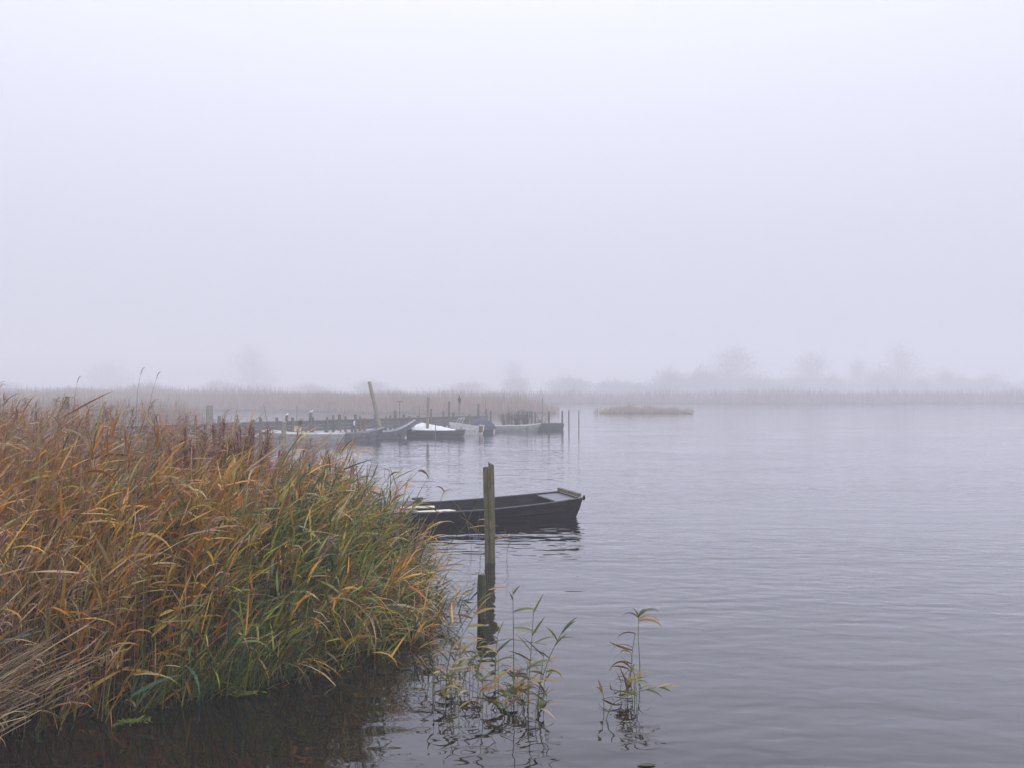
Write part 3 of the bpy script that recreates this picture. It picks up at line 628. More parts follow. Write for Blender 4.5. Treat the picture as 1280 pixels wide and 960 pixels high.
# ------------------------------------------------------------------ posts
def post(px_, ytop, Y, wpx, label, cat='post', group=None, mat='post', lean=(0, 0), name='mooring_post', top='flat', z0=-0.6, parts=True):
    """a driven timber post: px column, photograph row of its top, distance, width in pixels"""
    r = wpx / FPX * Y / 2
    b = at(px_, ytop, Y); zt = b.z
    n = 10; K = 7
    rs = [r * random.uniform(0.94, 1.06) for _ in range(K)]
    rs[-1] *= 0.9
    pts = []
    for k in range(K):
        tq = k / (K - 1)
        pts.append(Vector((lean[0] * (tq - 1), lean[1] * (tq - 1), z0 + (zt - z0) * tq)))
    mb = MB(); mb.tube(pts, rs, n, 0.07)
    # split, uneven top
    for i in range(len(mb.v) - n, len(mb.v)):
        x, y, z = mb.v[i]
        if top == 'slant': z -= (x + r) * 0.9
        else: z += random.uniform(-0.25, 0.15) * r
        mb.v[i] = (x, y, z)
    o = mb.build(name, M[mat], loc=(b.x, Y, 0))
    return tag(o, label, cat, group)

# the split post by the punt: two planks bolted together, leaning slightly
b = wl(612.5, 703); Yp = b.y
root = empty('split_post', (b.x, Yp, 0), 0, 'tall split mossy timber post standing in the water before the dark punt', 'post')
def plank(x0, x1, ytop, xb0, xb1, dep, jag, dy, name, mat):
    mb = MB(); K = 9
    zt = at(0, ytop, Yp).z
    V = []
    for k in range(K):
        tq = k / (K - 1); z = -0.7 + (zt + 0.7) * tq
        yp = 703 + (ytop - 703) * max(0, z) / zt
        f = max(0.0, z) / zt
        xl = (xb0 + (x0 - xb0) * f - 640) / FPX * Yp - b.x; xr = (xb1 + (x1 - xb1) * f - 640) / FPX * Yp - b.x
        j = lambda: random.uniform(-0.004, 0.004)
        V += [(xl + j(), dy - dep / 2 + j(), z), ((xl + xr) / 2 + j(), dy - dep / 2 - 0.008 + j(), z), (xr + j(), dy - dep / 2 + j(), z), (xr + j(), dy + dep / 2 + j(), z), ((xl + xr) / 2, dy + dep / 2 + 0.006, z), (xl + j(), dy + dep / 2 + j(), z)]
    for i, jz in zip(range(6), jag): 
        x, y, z = V[(K - 1) * 6 + i]; V[(K - 1) * 6 + i] = (x, y, z + jz)
    F = [(k * 6 + i, k * 6 + (i + 1) % 6, (k + 1) * 6 + (i + 1) % 6, (k + 1) * 6 + i) for k in range(K - 1) for i in range(6)]
    F += [tuple(range((K - 1) * 6, K * 6)), tuple(reversed(range(6)))]
    mb.add(V, F); return mb.build(name, M[mat], root, bevel=0.004)
plank(603.5, 610.2, 584, 606.5, 612.4, 0.10, (0.0, 0.015, 0.01, 0.0, -0.02, -0.01), 0.012, 'plank', 'mossy_post')
plank(610.5, 617.6, 580, 612.7, 619.2, 0.12, (0.05, 0.0, -0.015, -0.02, 0.01, 0.02), -0.012, 'plank', 'mossy_post')
for z in (0.55, 1.35):
    mb = MB(); mb.tube([(-0.02, -0.085, z), (-0.02, -0.068, z)], 0.014, 8); mb.build('bolt', M['metal'], root)

b = wl(602.2, 772)
post(602.2, 717.5, b.y, 10.3, 'short dark green post stump rising from the water among the reeds', group=None, mat='dark_post', lean=(0.0, 0.02), name='post_stump')

# ------------------------------------------------------------------ boats
def loft_hull(L, B, sheer, zb=-0.12, bow=0.6, stern=0.8, flare=0.14, rake_b=0.3, rake_s=0.1, n=14, tk=0.035, fullness=2.2, keel_rise=0.0):
    """hull shell (outside, inside, rim); +x is the bow. sheer(s) gives the rail height"""
    def half(s):
        k = B / 2
        if s > 0.5: q = (s - 0.5) / 0.5; return k * (1 - (1 - bow) * q ** fullness)
        q = (0.5 - s) / 0.5; return k * (1 - (1 - stern) * q ** fullness)
    V = []; st = []
    for i in range(n + 1):
        s = i / n; x = -L / 2 + L * s; bw = max(0.025, half(s)); zs = sheer(s)
        lift = keel_rise * max(0, (s - 0.6) / 0.4) ** 2
        zc = zb + lift
        bc = max(0.018, bw - flare * (1 if bw > 0.2 else bw / 0.2 * 0.8))
        rk = rake_b * max(0, (s - 0.75) / 0.25) ** 1.5; rs = rake_s * max(0, (0.2 - s) / 0.2) ** 1.5
        xb = x - rk + rs; bm = bc + (bw - bc) * 0.62; zm = zc + (zs - zc) * 0.55; xm = x + (xb - x) * 0.42
        outer = [(x, -bw, zs), (xm, -bm - 0.012, zm), (xm, -bm + 0.004, zm - 0.012), (xb, -bc, zc), (xb, bc, zc), (xm, bm - 0.004, zm - 0.012), (xm, bm + 0.012, zm), (x, bw, zs)]
        xi = min(max(x, -L / 2 + tk), L / 2 - tk); t2 = min(tk, bw * 0.6)
        xbi = min(max(xb, -L / 2 + rake_s + tk), L / 2 - rake_b - tk)
        inner = [(xi, bw - t2, zs), (xbi, max(0.006, bc - t2), zc + tk), (xbi, -max(0.006, bc - t2), zc + tk), (xi, -bw + t2, zs)]
        V += outer + inner; st.append((x, bw, zs, bc, zc))
    m_ = 12; F = []
    for i in range(n):
        for k in range(m_):
            a = i * m_ + k; b_ = i * m_ + (k + 1) % m_
            F.append((a, b_, b_ + m_, a + m_))
    e = n * m_
    F += [tuple(range(0, 8))[::-1], tuple(range(e, e + 8)), (8, 9, 10, 11), (e + 11, e + 10, e + 9, e + 8), (0, 7, 8, 11), (e + 0, e + 11, e + 8, e + 7)]
    return V, F, st
def rail(st, wd=0.05, ht=0.03, dz=0.0, out=0.01, ends=True):
    mb = MB()
    for sgn in (-1, 1):
        P = [Vector((x, sgn * (bw + out - wd / 2 + 0.002), zs + ht / 2 + dz + 0.002)) for x, bw, zs, _, _ in st]
        V = []
        for p in P: V += [p + Vector((0, -wd / 2, -ht / 2)), p + Vector((0, wd / 2, -ht / 2)), p + Vector((0, wd / 2, ht / 2)), p + Vector((0, -wd / 2, ht / 2))]
        F = [(i * 4 + k, i * 4 + (k + 1) % 4, i * 4 + 4 + (k + 1) % 4, i * 4 + 4 + k) for i in range(len(P) - 1) for k in range(4)]
        F += [(3, 2, 1, 0), tuple(range(len(P) * 4 - 4, len(P) * 4))]
        mb.add(V, F)
    return mb
def deck_part(st, s0, s1, n, drop=0.012, th=0.025, inset=0.037):
    """a deck that closes the boat between two stations"""
    def ev(s):
        q = s * n; i = min(int(q), n - 1); f = q - i
        return [st[i][k] * (1 - f) + st[i + 1][k] * f for k in range(5)]
    mb = MB(); V = []; K = 5
    for k in range(K):
        x, bw, zs, _, _ = ev(s0 + (s1 - s0) * k / (K - 1)); hw = max(0.008, bw - inset); z = zs - drop
        V += [(x, -hw, z), (x, hw, z), (x, hw, z - th), (x, -hw, z - th)]
    F = [(i * 4 + k, i * 4 + (k + 1) % 4, i * 4 + 4 + (k + 1) % 4, i * 4 + 4 + k) for i in range(K - 1) for k in range(4)] + [(3, 2, 1, 0), tuple(range(K * 4 - 4, K * 4))]
    mb.add(V, F); return mb
def boat(name, label, cat, pos, heading, L, B, sheer, hull_mat, rail_mat, thwarts=(), deck=None, stern_deck=None, in_mat=None, group=None, heel=0.0, **kw):
    root = empty(name, pos, heading, label, cat, group); root.rotation_euler = (heel, 0, heading)
    n = kw.get('n', 14)
    V, F, st = loft_hull(L, B, sheer, **kw)
    mb = MB(); mb.add(V, F)
    h = mb.build('hull', M[hull_mat], root)
    if in_mat:
        h.data.materials.append(M[in_mat])
        for i, p in enumerate(h.data.polygons):
            if all((v % 12) >= 8 for v in p.vertices): p.material_index = 1
    rail(st).build('gunwale', M[rail_mat], root, bevel=0.006)
    for s, mat in thwarts:
        i = int(s * n); x, bw, zs, bc, zc = st[i]
        mb = MB(); mb.box((x, 0, zs - 0.10), (0.22, 2 * bw - 0.075, 0.035)); mb.build('thwart', M[mat], root, bevel=0.006)
    if deck: deck_part(st, deck[0], 1.0 - 0.04 / L, n).build('fore_deck', M[deck[1]], root)
    if stern_deck: deck_part(st, 0.04 / L, stern_deck[0], n).build('stern_deck', M[stern_deck[1]], root)
    return root, st, n

# the dark punt
bowc = Vector((1.46, 19.80)); hd = math.atan2(1.07, 2.92); PL = 4.9
ctr = bowc - Vector((math.cos(hd), math.sin(hd))) * PL / 2
psheer = lambda s: 0.31 + 0.14 * max(0, (s - 0.35) / 0.65) ** 1.7 + 0.03 * max(0, (0.3 - s) / 0.3) ** 1.5
proot, pst, pn = boat('dark_punt', 'black tarred flat bottomed wooden punt moored at the bank point', 'punt', (ctr.x, ctr.y, 0), hd, PL, 1.78, psheer, 'tar', 'rim', deck=(0.875, 'greydeck'), stern_deck=(0.2, 'browndeck'), in_mat='tar_in', bow=0.77, stern=0.78, flare=0.16, rake_b=0.16, rake_s=0.2, n=20, tk=0.04, zb=-0.12, fullness=2.0)
mb = MB()   # beam across the bow end
xe, bw, zs, _, _ = pst[-1]
mb.box((xe - 0.05, 0.02, zs + 0.075), (0.09, 1.24, 0.085), jit=0.004)
bm_ = mb.build('bow_beam', M['pale_post'], proot, bevel=0.008); bm_['label'] = 'pale mossy beam across the bow'
M_beam = M['mossy_post']; bm_.data.materials[0] = M_beam
mb = MB(); mb.tube([(xe + 0.03, -bw + 0.02, zs - 0.03), (xe + 0.03, -bw + 0.0, zs + 0.04), (xe + 0.02, -bw - 0.02, zs + 0.06)], [0.03, 0.035, 0.025], 8, 0.1); mb.build('mooring_cleat', M['tar'], proot)
for i in (5, 7, 9, 11, 13, 15):   # frames up the inside
    x, bw, zs, bc, zc = pst[i]
    for sg in (-1, 1):
        mb = MB(); mb.bar((x, sg * (bc - 0.055), zc + 0.045), (x, sg * (bw - 0.062), zs - 0.03), 0.05, 0.035, (1, 0, 0))
        mb.build('frame', M['tar_in'], proot)
mb = MB()
for k in range(6):
    mb.box((-0.1, -0.46 + 0.185 * k, -0.062), (3.1, 0.17, 0.022), jit=0.004)
mb.build('floor_boards', M['tar_in'], proot)
mb = MB(); mb.box((-1.10, -0.42, 0.29), (0.95, 0.26, 0.03), Matrix.Rotation(0.35, 3, 'Z') @ Matrix.Rotation(0.05, 3, 'Y'))
o = mb.build('loose_board', M['cream'], None, bevel=0.005); o.matrix_world = Matrix.Translation((ctr.x, ctr.y, 0)) @ Matrix.Rotation(hd, 4, 'Z')
tag(o, 'cream white board lying across the open punt near its stern', 'board')
o2 = MB(); o2.box((-1.42, 0.05, 0.335), (0.80, 0.22, 0.025), Matrix.Rotation(-0.15, 3, 'Z')); o2 = o2.build('loose_board', M['cream'], None, bevel=0.005); o2.matrix_world = Matrix.Translation((ctr.x, ctr.y, 0)) @ Matrix.Rotation(hd, 4, 'Z')
tag(o2, 'shorter cream board behind, partly hidden by reeds at the punt stern', 'board')
gr = empty('duckboard', (ctr.x, ctr.y, 0), hd, 'grey slatted duckboard propped over the far rail of the punt', 'duckboard')
for k in range(4):
    mb = MB(); mb.box((-1.75 + 0.02 * k, 0.35 + 0.13 * k, 0.345 + 0.012 * k), (0.85, 0.07, 0.022), Matrix.Rotation(0.06, 3, 'Z')); mb.build('slat', M['greydeck'], gr)
for xx in (-2.05, -1.45):
    mb = MB(); mb.bar((xx, 0.30, 0.325), (xx + 0.05, 0.80, 0.370), 0.06, 0.02); mb.build('cross_bar', M['deck'], gr)
# a clamp-on bollard lump at the far rail of the stern
q = at(523, 625, 19.0)
bo = empty('mooring_bollard', (q.x, q.y, 0.33), 0.4, 'dark stubby wooden bollard on the far stern rail of the punt', 'bollard')
mb = MB(); mb.box((0, 0, 0.04), (0.13, 0.16, 0.16), jit=0.01); mb.build('block', M['dark_post'], bo, bevel=0.015)
mb = MB(); mb.box((-0.02, 0, 0.145), (0.26, 0.1, 0.05), jit=0.01); mb.build('cap', M['dark_post'], bo, bevel=0.012)
# rope from punt to split post
pa = Vector((ctr.x, ctr.y, 0)) + Matrix.Rotation(hd, 3, 'Z') @ Vector((-0.7, -0.80, 0.33)); 

# ------------------------------------------------------------------ jetty
JA, JB = Vector((-24.4, 49.5)), Vector((-2.6, 71.2))
JD = (JB - JA).normalized(); JN = Vector((JD.y, -JD.x))       # JN points to the camera side
JL = (JB - JA).length; JZ = 0.90
def on_jetty(px_, off=0.0):
    """distance at which a sight column crosses the jetty line shifted by off metres towards us"""
    A = JA + JN * off; k = (px_ - 640.0) / FPX
    s_ = (k * A.y - A.x) / (JD.x - k * JD.y)
    return A.y + JD.y * s_
jr = empty('jetty', (JA.x, JA.y, 0), math.atan2(JD.y, JD.x), 'long low grey plank jetty running out behind the moored boats', 'jetty')
mb = MB(); x = 0.0
while x < JL:
    wd = random.uniform(0.19, 0.23)
    mb.box((x + wd / 2, random.uniform(-0.03, 0.03), JZ - 0.02 + random.uniform(-0.006, 0.006)), (wd - 0.012, 1.5, 0.045)); x += wd
mb.build('deck', M['deck'], jr)
mb = MB()
for k in range(3):
    x = 0
    while x < JL:
        ln = max(0.1, min(random.uniform(2.6, 4.0), JL - x))
        mb.box((x + ln / 2, -0.70 + random.uniform(-0.01, 0.01), JZ - 0.18 - 0.225 * k), (ln - 0.02, 0.05, 0.21)); x += ln
mb.build('side_boards', M['fascia'], jr)
mb = MB(); mb.box((JL / 2, 0.68, JZ - 0.16), (JL, 0.08, 0.22)); mb.build('rear_beam', M['fascia'], jr)
for i in range(13):
    for sg in (-1, 1):
        mb = MB(); mb.tube([(1 + i * 2.35, sg * 0.58, -0.8), (1 + i * 2.35, sg * 0.58, JZ - 0.05)], 0.09, 8, 0.05); mb.build('pile', M['dark_post'], jr)

JP = [  # (px, top row, width px, offset towards us, extra, label)
 (234, 520, 4.2, 1.0, 'post', 'slim grey post over the reeds just left of the stout wooden one'),
 (262, 506.5, 9.0, 3.5, 'pale_post', 'stout tall wooden post with a pale top above the seed head bush'),
 (274, 520, 4.5, 0.3, 'post', 'short post just right of the stout wooden one'),
 (297, 524, 5.0, 0.3, 'post', 'low stub on the jetty right above the seed head bush'),
 (316, 524.5, 5.5, 0.5, 'post', 'low squat post left of the slant topped one on the jetty'),
 (326, 520, 4.6, 0.4, 'post', 'slant topped post on the left part of the jetty'),
 (346, 522, 4.0, 0.3, 'post', 'small plain post left of the one with the small white gull'),
 (358.5, 519.5, 3.8, 0.4, 'post', 'post carrying the small white gull'),
 (366, 522, 3.8, 0.9, 'post', 'small post above the yellow sign'),
 (388.3, 516, 3.8, 0.4, 'post', 'post carrying the larger white gull'),
 (391.5, 521, 3.0, 0.5, 'post', 'lower post touching the one under the larger gull'),
 (409, 521.5, 3.6, 0.9, 'post', 'first short post right of the larger gull'),
 (416.7, 519, 3.4, 0.4, 'post', 'second short post right of the larger gull'),
 (424.6, 518, 4.3, 1.1, 'post', 'third post right of the larger gull, thicker than its neighbours'),
 (432, 520, 3.0, 0.4, 'post', 'thin short post right of the slanting pole on the jetty'),
 (444.3, 518, 3.8, 0.9, 'post', 'post with a white fender hanging on its front'),
 (450.2, 520.5, 3.6, 1.0, 'post', 'post next right of the fender post'),
 (455.6, 523, 4.6, 1.1, 'post', 'low wide post between the fender post and the leaning pole'),
 (469, 518, 3.2, 0.2, 'post', 'short post half hidden behind the leaning pole'),
 (482.6, 521, 2.6, 0.1, 'post', 'smallest stub right of the leaning pole'),
 (488, 519, 3.2, 0.2, 'post', 'second stub right of the leaning pole'),
 (494, 513.5, 3.8, 0.2, 'post', 'taller post left of the T shaped pole'),
 (504.6, 518, 3.2, 0.2, 'post', 'stub just right of the T shaped pole'),
 (512, 520.5, 4.2, 1.2, 'post', 'stub at the bow of the pale grey boat'),
 (523, 519.5, 3.8, 0.2, 'post', 'stub under the thin upright rod'),
 (538.8, 511, 2.4, 0.8, 'post', 'thin post right beside the tall pale pile'),
 (554.3, 514, 2.4, 0.5, 'post', 'thin post left of the windscreen frame'),
 (561.3, 502, 2.9, 0.9, 'post', 'tall grey post behind the windscreen frame'),
 (567, 516, 3.4, 0.4, 'post', 'short post between two tall ones near the white motorboat'),
 (587, 518, 3.4, 1.0, 'post', 'short post behind the white motorboat stern'),
 (598, 505, 2.8, 0.4, 'post', 'flat topped tall post beyond the navy covered boat'),
 (608, 511, 2.4, 0.6, 'post', 'left one of the two posts over the navy covered boat'),
 (613.5, 513, 2.4, 0.7, 'post', 'right one of the two posts over the navy covered boat'),
 (629, 517, 2.8, 1.5, 'post', 'post standing before the left end of the long white boat'),
 (640, 518, 2.0, 0.3, 'post', 'faint post at the bushy jetty end'),
 (648.5, 513, 2.2, 0.3, 'post', 'faint taller post at the bushy jetty end'),
]
fence_group = 'weathered posts along the jetty'
for px_, yt, wp, off, mat, lab in JP:
    post(px_, yt, on_jetty(px_, off), wp, lab, 'post', fence_group, mat, top='slant' if abs(px_ - 326) < 1 else 'flat', name='jetty_post')
# posts away from the jetty
post(664.5, 515, 66, 2.4, 'left one of the close pair of posts beyond the long white boat', 'post', None, 'post')
post(669, 515, 66, 2.2, 'right one of the close pair of posts beyond the long white boat', 'post', None, 'post')
post(686, 514, 65, 2.8, 'post standing behind the dark barge at the outer end', 'post', None, 'post')
post(702.8, 513.5, 64, 2.3, 'post at the very tip of the dark barge', 'post', None, 'post')
post(711, 513, 64.5, 1.5, 'thin stake in open water, first beyond the dark barge', 'stake', None, 'post', name='stake')
post(723.5, 513, 64.5, 1.3, 'thinnest stake in open water, outermost of all', 'stake', None, 'post', name='stake')
post(84, 496, 33, 5.6, 'tall square post rising above the feathery reeds at left', 'post', None, 'post')
post(134, 513, 36, 4.0, 'shorter post deep in the feathery reeds right of the tall left one', 'post', None, 'post')
post(355, 527, 40, 6.0, 'wooden post in front of the white boat, closer than the jetty', 'post', None, 'pale_post')
# the tall pale pile beside the tarpaulin
post(535.5, 497, 53.2, 3.7, 'tall pale pile in front of the white tarpaulin boat', 'pile', None, 'pale_post', lean=(0.10, 0), name='mooring_pile')
# the leaning pole
a = at(475.5, 536, 54.0); b2 = at(461.5, 477, 54.0)
a2 = a + (a - b2) * 0.25
mb = MB(); K = 6
mb.tube([a2.lerp(b2, k / (K - 1)) - Vector((a.x, a.y, 0)) for k in range(K)], [0.135, 0.132, 0.13, 0.125, 0.12, 0.105], 10, 0.05)
tag(mb.build('leaning_pole', M['pale_post'], loc=(a.x, a.y, 0)), 'long pale pole leaning to the left, tallest at the jetty', 'pole')
# thin rods
def rod(x0, y0, x1, y1, Y, r, lab, cross=0.0, cat='rod'):
    a, b_ = at(x0, y0, Y), at(x1, y1, Y); root = empty('thin_rod', (a.x, Y, a.z), 0, lab, cat)
    mb = MB(); mb.tube([(0, 0, 0), (b_ - a) * 0.5, b_ - a], [r, r * 0.9, r * 0.7], 6); mb.build('shaft', M['metal'], root)
    if cross: mb = MB(); mb.bar((b_ - a) + Vector((-cross / 2, 0, 0)), (b_ - a) + Vector((cross / 2, 0, 0)), 0.05, 0.05); mb.build('cross_bar', M['metal'], root)
rod(334.5, 528, 329.5, 505.5, on_jetty(334), 0.035, 'thin rod slanting left on the left part of the jetty')
rod(371, 527.5, 371.5, 507, on_jetty(371), 0.03, 'thin upright rod between the two gulls')
rod(428, 526, 431.5, 512, on_jetty(428), 0.03, 'thin rod slanting right beside the thicker post on the jetty')
rod(499.7, 536, 499.7, 502, 53.8, 0.035, 'thin T shaped pole standing in front of the jetty', 0.38, 'T pole')
rod(524.5, 524, 524.5, 506.5, on_jetty(524, 0.2), 0.035, 'thin upright rod rising from a stub left of the tall pale pile')
rod(544.5, 548, 544.5, 527, 52.4, 0.03, 'short thin stake at the side of the tarpaulin boat')
rod(678, 531, 678, 498, 66, 0.03, 'faint tall rod at the bushy jetty end')
rod(607, 520, 607, 497, on_jetty(607, 0.3), 0.025, 'faint tall rod above the navy covered boat')

# tall pole with a bird
Yb = on_jetty(574, 0.2)
post(574.3, 502.5, Yb, 2.4, 'tall pale pole with a dark bird sitting on top', 'pole', None, 'pale_post', name='bird_pole')
pt = at(574.3, 502.5, Yb)
bd = empty('perched_bird', pt, R(100), 'dark upright bird perched on the tall pale pole', 'bird')
mb = MB(); mb.tube([(-0.16, 0, -0.14), (-0.10, 0, -0.02), (-0.03, 0, 0.10), (0.01, 0, 0.24), (0.03, 0, 0.36), (0.03, 0, 0.44), (0.05, 0, 0.50), (0.09, 0, 0.53), (0.13, 0, 0.53)], [0.025, 0.06, 0.10, 0.115, 0.085, 0.05, 0.045, 0.045, 0.01], 10); mb.build('body', M['darkbird'], bd, True)
for sg in (-1, 1):
    mb = MB(); mb.tube([(-0.15, sg * 0.06, -0.10), (-0.08, sg * 0.10, 0.08), (0.0, sg * 0.11, 0.26), (0.02, sg * 0.08, 0.34)], [0.015, 0.045, 0.06, 0.03], 8, flat=0.6); mb.build('wing', M['darkbird'], bd, True)
mb = MB(); mb.tube([(0.115, 0, 0.53), (0.18, 0, 0.52), (0.22, 0, 0.505)], [0.014, 0.009, 0.003], 6); mb.build('beak', M['beak'], bd)

def gull(px_, ytop, off, rz, sc, lab):
    Y = on_jetty(px_, off); p = at(px_, ytop, Y)
    g = empty('gull', p, rz, lab, 'gull', 'gulls on the jetty posts'); g.scale = (sc,) * 3
    mb = MB(); mb.tube([(-0.22, 0, 0.07), (-0.14, 0, 0.075), (-0.04, 0, 0.08), (0.07, 0, 0.095), (0.13, 0, 0.14), (0.155, 0, 0.19), (0.18, 0, 0.215), (0.215, 0, 0.21)], [0.012, 0.045, 0.075, 0.078, 0.055, 0.04, 0.042, 0.015], 10); mb.build('body', M['gull'], g, True)
    for sg in (-1, 1):
        mb = MB(); mb.tube([(-0.25, sg * 0.035, 0.085), (-0.10, sg * 0.068, 0.105), (0.05, sg * 0.066, 0.115), (0.10, sg * 0.05, 0.11)], [0.008, 0.04, 0.045, 0.015], 8, flat=0.5); mb.build('wing', M['gullwing'], g, True)
        mb = MB(); mb.tube([(0.01, sg * 0.025, -0.005), (0.01, sg * 0.025, 0.04)], 0.008, 5); mb.build('leg', M['beak'], g)
    mb = MB(); mb.tube([(0.205, 0, 0.208), (0.25, 0, 0.20)], [0.011, 0.003], 6); mb.build('beak', M['beak'], g)
gull(388.3, 516.4, 0.4, R(5), 0.95, 'larger white gull seen side on, right one of two on the jetty posts')
gull(358.5, 520, 0.4, R(70), 0.8, 'smaller white gull seen end on, left one of two on the jetty posts')

# yellow notice on the jetty side
Y = on_jetty(372, 0.85); c = at(372.3, 536, Y)
sg_ = empty('notice_board', c, math.atan2(JD.y, JD.x), 'small cream and yellow notice fixed to the side of the jetty', 'sign')
mb = MB(); mb.box((0, 0, -0.05), (0.56, 0.03, 0.24)); mb.build('panel', M['signface'], sg_, bevel=0.004)
mb = MB(); mb.box((0, 0.001, 0.135), (0.56, 0.03, 0.12)); mb.build('top_strip', M['sign'], sg_, bevel=0.004)
# white fender
Y = on_jetty(443, 1.2); c = at(442.8, 529, Y)
fd = empty('fender', c, 0, 'small white fender hanging against the jetty post', 'fender')
mb = MB(); mb.tube([(0, 0, -0.2), (0, 0, -0.15), (0.005, 0, 0.0), (0.01, 0, 0.13), (0.01, 0, 0.18)], [0.03, 0.07, 0.075, 0.06, 0.02], 10); mb.build('body', M['white'], fd, True)
mb = MB(); mb.tube([(0.01, 0, 0.17), (0.015, 0.02, 0.38)], 0.012, 5); mb.build('rope', M['deck'], fd)

# ------------------------------------------------------------------ the moored boats
flat = lambda h_, up=0.0, aft=0.0: (lambda s: h_ + up * max(0, (s - 0.45) / 0.55) ** 1.8 + aft * max(0, (0.4 - s) / 0.4) ** 1.6)
BG = 'boats moored along the jetty'
# white open boat: px 325-430, waterline 553
p = at(378, 553, 47.6); r_, st, n_ = boat('white_rowing_boat', 'long low white open boat in front of the yellow notice', 'boat', (p.x, p.y, 0), R(176), 4.9, 1.5, flat(0.52, 0.12), 'offwhite', 'white', [(0.35, 'white'), (0.62, 'white')], in_mat='white', group=BG, bow=0.12, stern=0.82, flare=0.12, rake_b=0.4)
mb = MB(); mb.box((st[1][0], 0, 0.60), (0.05, 1.05, 0.14)); mb.build('transom_board', M['white'], r_, bevel=0.01)
mb = MB(); mb.bar((1.0, -0.35, 0.60), (2.2, 0.1, 0.78), 0.06, 0.05); mb.bar((0.9, 0.1, 0.6), (2.3, 0.35, 0.72), 0.05, 0.04); mb.build('oars', M['white'], r_)
# far left white boat seen through the reeds
p = at(98, 548, 47); boat('white_dinghy', 'white dinghy glimpsed low between the feathery reeds at far left', 'boat', (p.x, p.y, 0), R(170), 3.6, 1.4, flat(0.42, 0.1), 'white', 'white', [(0.4, 'white')], in_mat='offwhite', group=BG, bow=0.2, stern=0.8, flare=0.12)
p = at(250, 546, 46.5); boat('white_dinghy', 'small white dinghy end glimpsed just left of the seed head bush', 'boat', (p.x, p.y, 0), R(200), 2.4, 1.2, flat(0.42, 0.1), 'white', 'white', [(0.4, 'white')], in_mat='offwhite', group=BG, bow=0.25, stern=0.8, flare=0.12)
# grey punt behind the reeds: px 425-476
p = at(446, 551, 49.2); boat('grey_punt', 'grey flat punt, left one of the two beside the leaning pole', 'punt', (p.x, p.y, 0), R(18), 3.4, 1.4, flat(0.48, 0.32), 'grey', 'palegrey', [(0.4, 'grey')], in_mat='grey', group=BG, bow=0.6, stern=0.8, flare=0.15, rake_b=0.6, keel_rise=0.25)
# pale grey boat with upswept bow: px 458-516
p = at(486, 547, 52.2); boat('grey_punt', 'grey punt with upswept bow, right one of the two by the leaning pole', 'punt', (p.x, p.y, 0), R(16), 3.5, 1.5, flat(0.42, 0.75), 'grey', 'palegrey', [(0.35, 'palegrey')], in_mat='palegrey', group=BG, bow=0.3, stern=0.85, flare=0.2, rake_b=0.9, keel_rise=0.45)
# dark long boat with tarpaulin: px 512-580
p = at(545, 546, 53.6); r_, st, n_ = boat('dark_barge', 'long dark boat carrying a heap of white tarpaulin', 'boat', (p.x, p.y, 0), R(-4), 3.9, 1.5, flat(0.43, 0.02, 0.05), 'darkgrey', 'grey', in_mat='darkgrey', group=BG, bow=0.75, stern=0.7, flare=0.12, rake_b=0.2)
mb = MB(); nx_, ny_ = 40, 16; V = []
for i in range(nx_ + 1):
    for j in range(ny_ + 1):
        u = i / nx_; v = j / ny_ * 2 - 1
        x = -1.55 + 2.85 * u; hgt = np.interp(u, [0, 0.06, 0.2, 0.45, 0.7, 0.9, 1.0], [0.04, 0.42, 0.56, 0.42, 0.30, 0.12, 0.05])
        wd = 0.66 * (1 - 0.35 * u ** 3)
        z = 0.42 + 0.85 * hgt * (1 - abs(v) ** 2.2) + (0.08 * mnoise.noise((x * 2.6, v * 1.4, 1.0)) + 0.05 * abs(mnoise.noise((x * 6.0 + v * 2, v * 2.5, 4.0)))) * (1 - abs(v) ** 4) - 0.02 * abs(v)
        V.append((x, v * wd, z))
nv = len(V)
V += [(x, y, z - 0.012) for x, y, z in V]
F = []
for i in range(nx_):
    for j in range(ny_):
        a_ = i * (ny_ + 1) + j; q_ = (a_, a_ + ny_ + 1, a_ + ny_ + 2, a_ + 1); F.append(q_); F.append(tuple(k + nv for k in reversed(q_)))
mb.add(V, F); o = mb.build('tarpaulin', M['tarp'], None, True); o.location = (p.x, p.y, 0.012); o.rotation_euler = (0, 0, R(-4))
tag(o, 'crumpled bright white tarpaulin heaped over the long dark boat', 'tarpaulin')
# white motorboat: px 563-597
p = at(581, 542.5, 57.2); r_, st, n_ = boat('white_motorboat', 'small white motorboat with a slanted windscreen frame, stern towards us', 'boat', (p.x, p.y, 0), R(150), 2.6, 1.35, flat(0.62, 0.15), 'white', 'white', [(0.5, 'rust')], in_mat='offwhite', group=BG, bow=0.15, stern=0.85, flare=0.12)
mb = MB()
for yy in (-0.4, 0.0, 0.4): mb.tube([(0.55, yy, 0.66), (0.25, yy * 0.9, 1.12)], 0.022, 6)
mb.tube([(0.25, -0.38, 1.12), (0.25, 0.38, 1.12)], 0.022, 6); mb.build('windscreen_frame', M['white'], r_)
mb = MB(); mb.box((-1.36, 0.0, 0.38), (0.16, 0.3, 0.46), jit=0.015); mb.build('outboard_motor', M['rust'], r_, bevel=0.03)
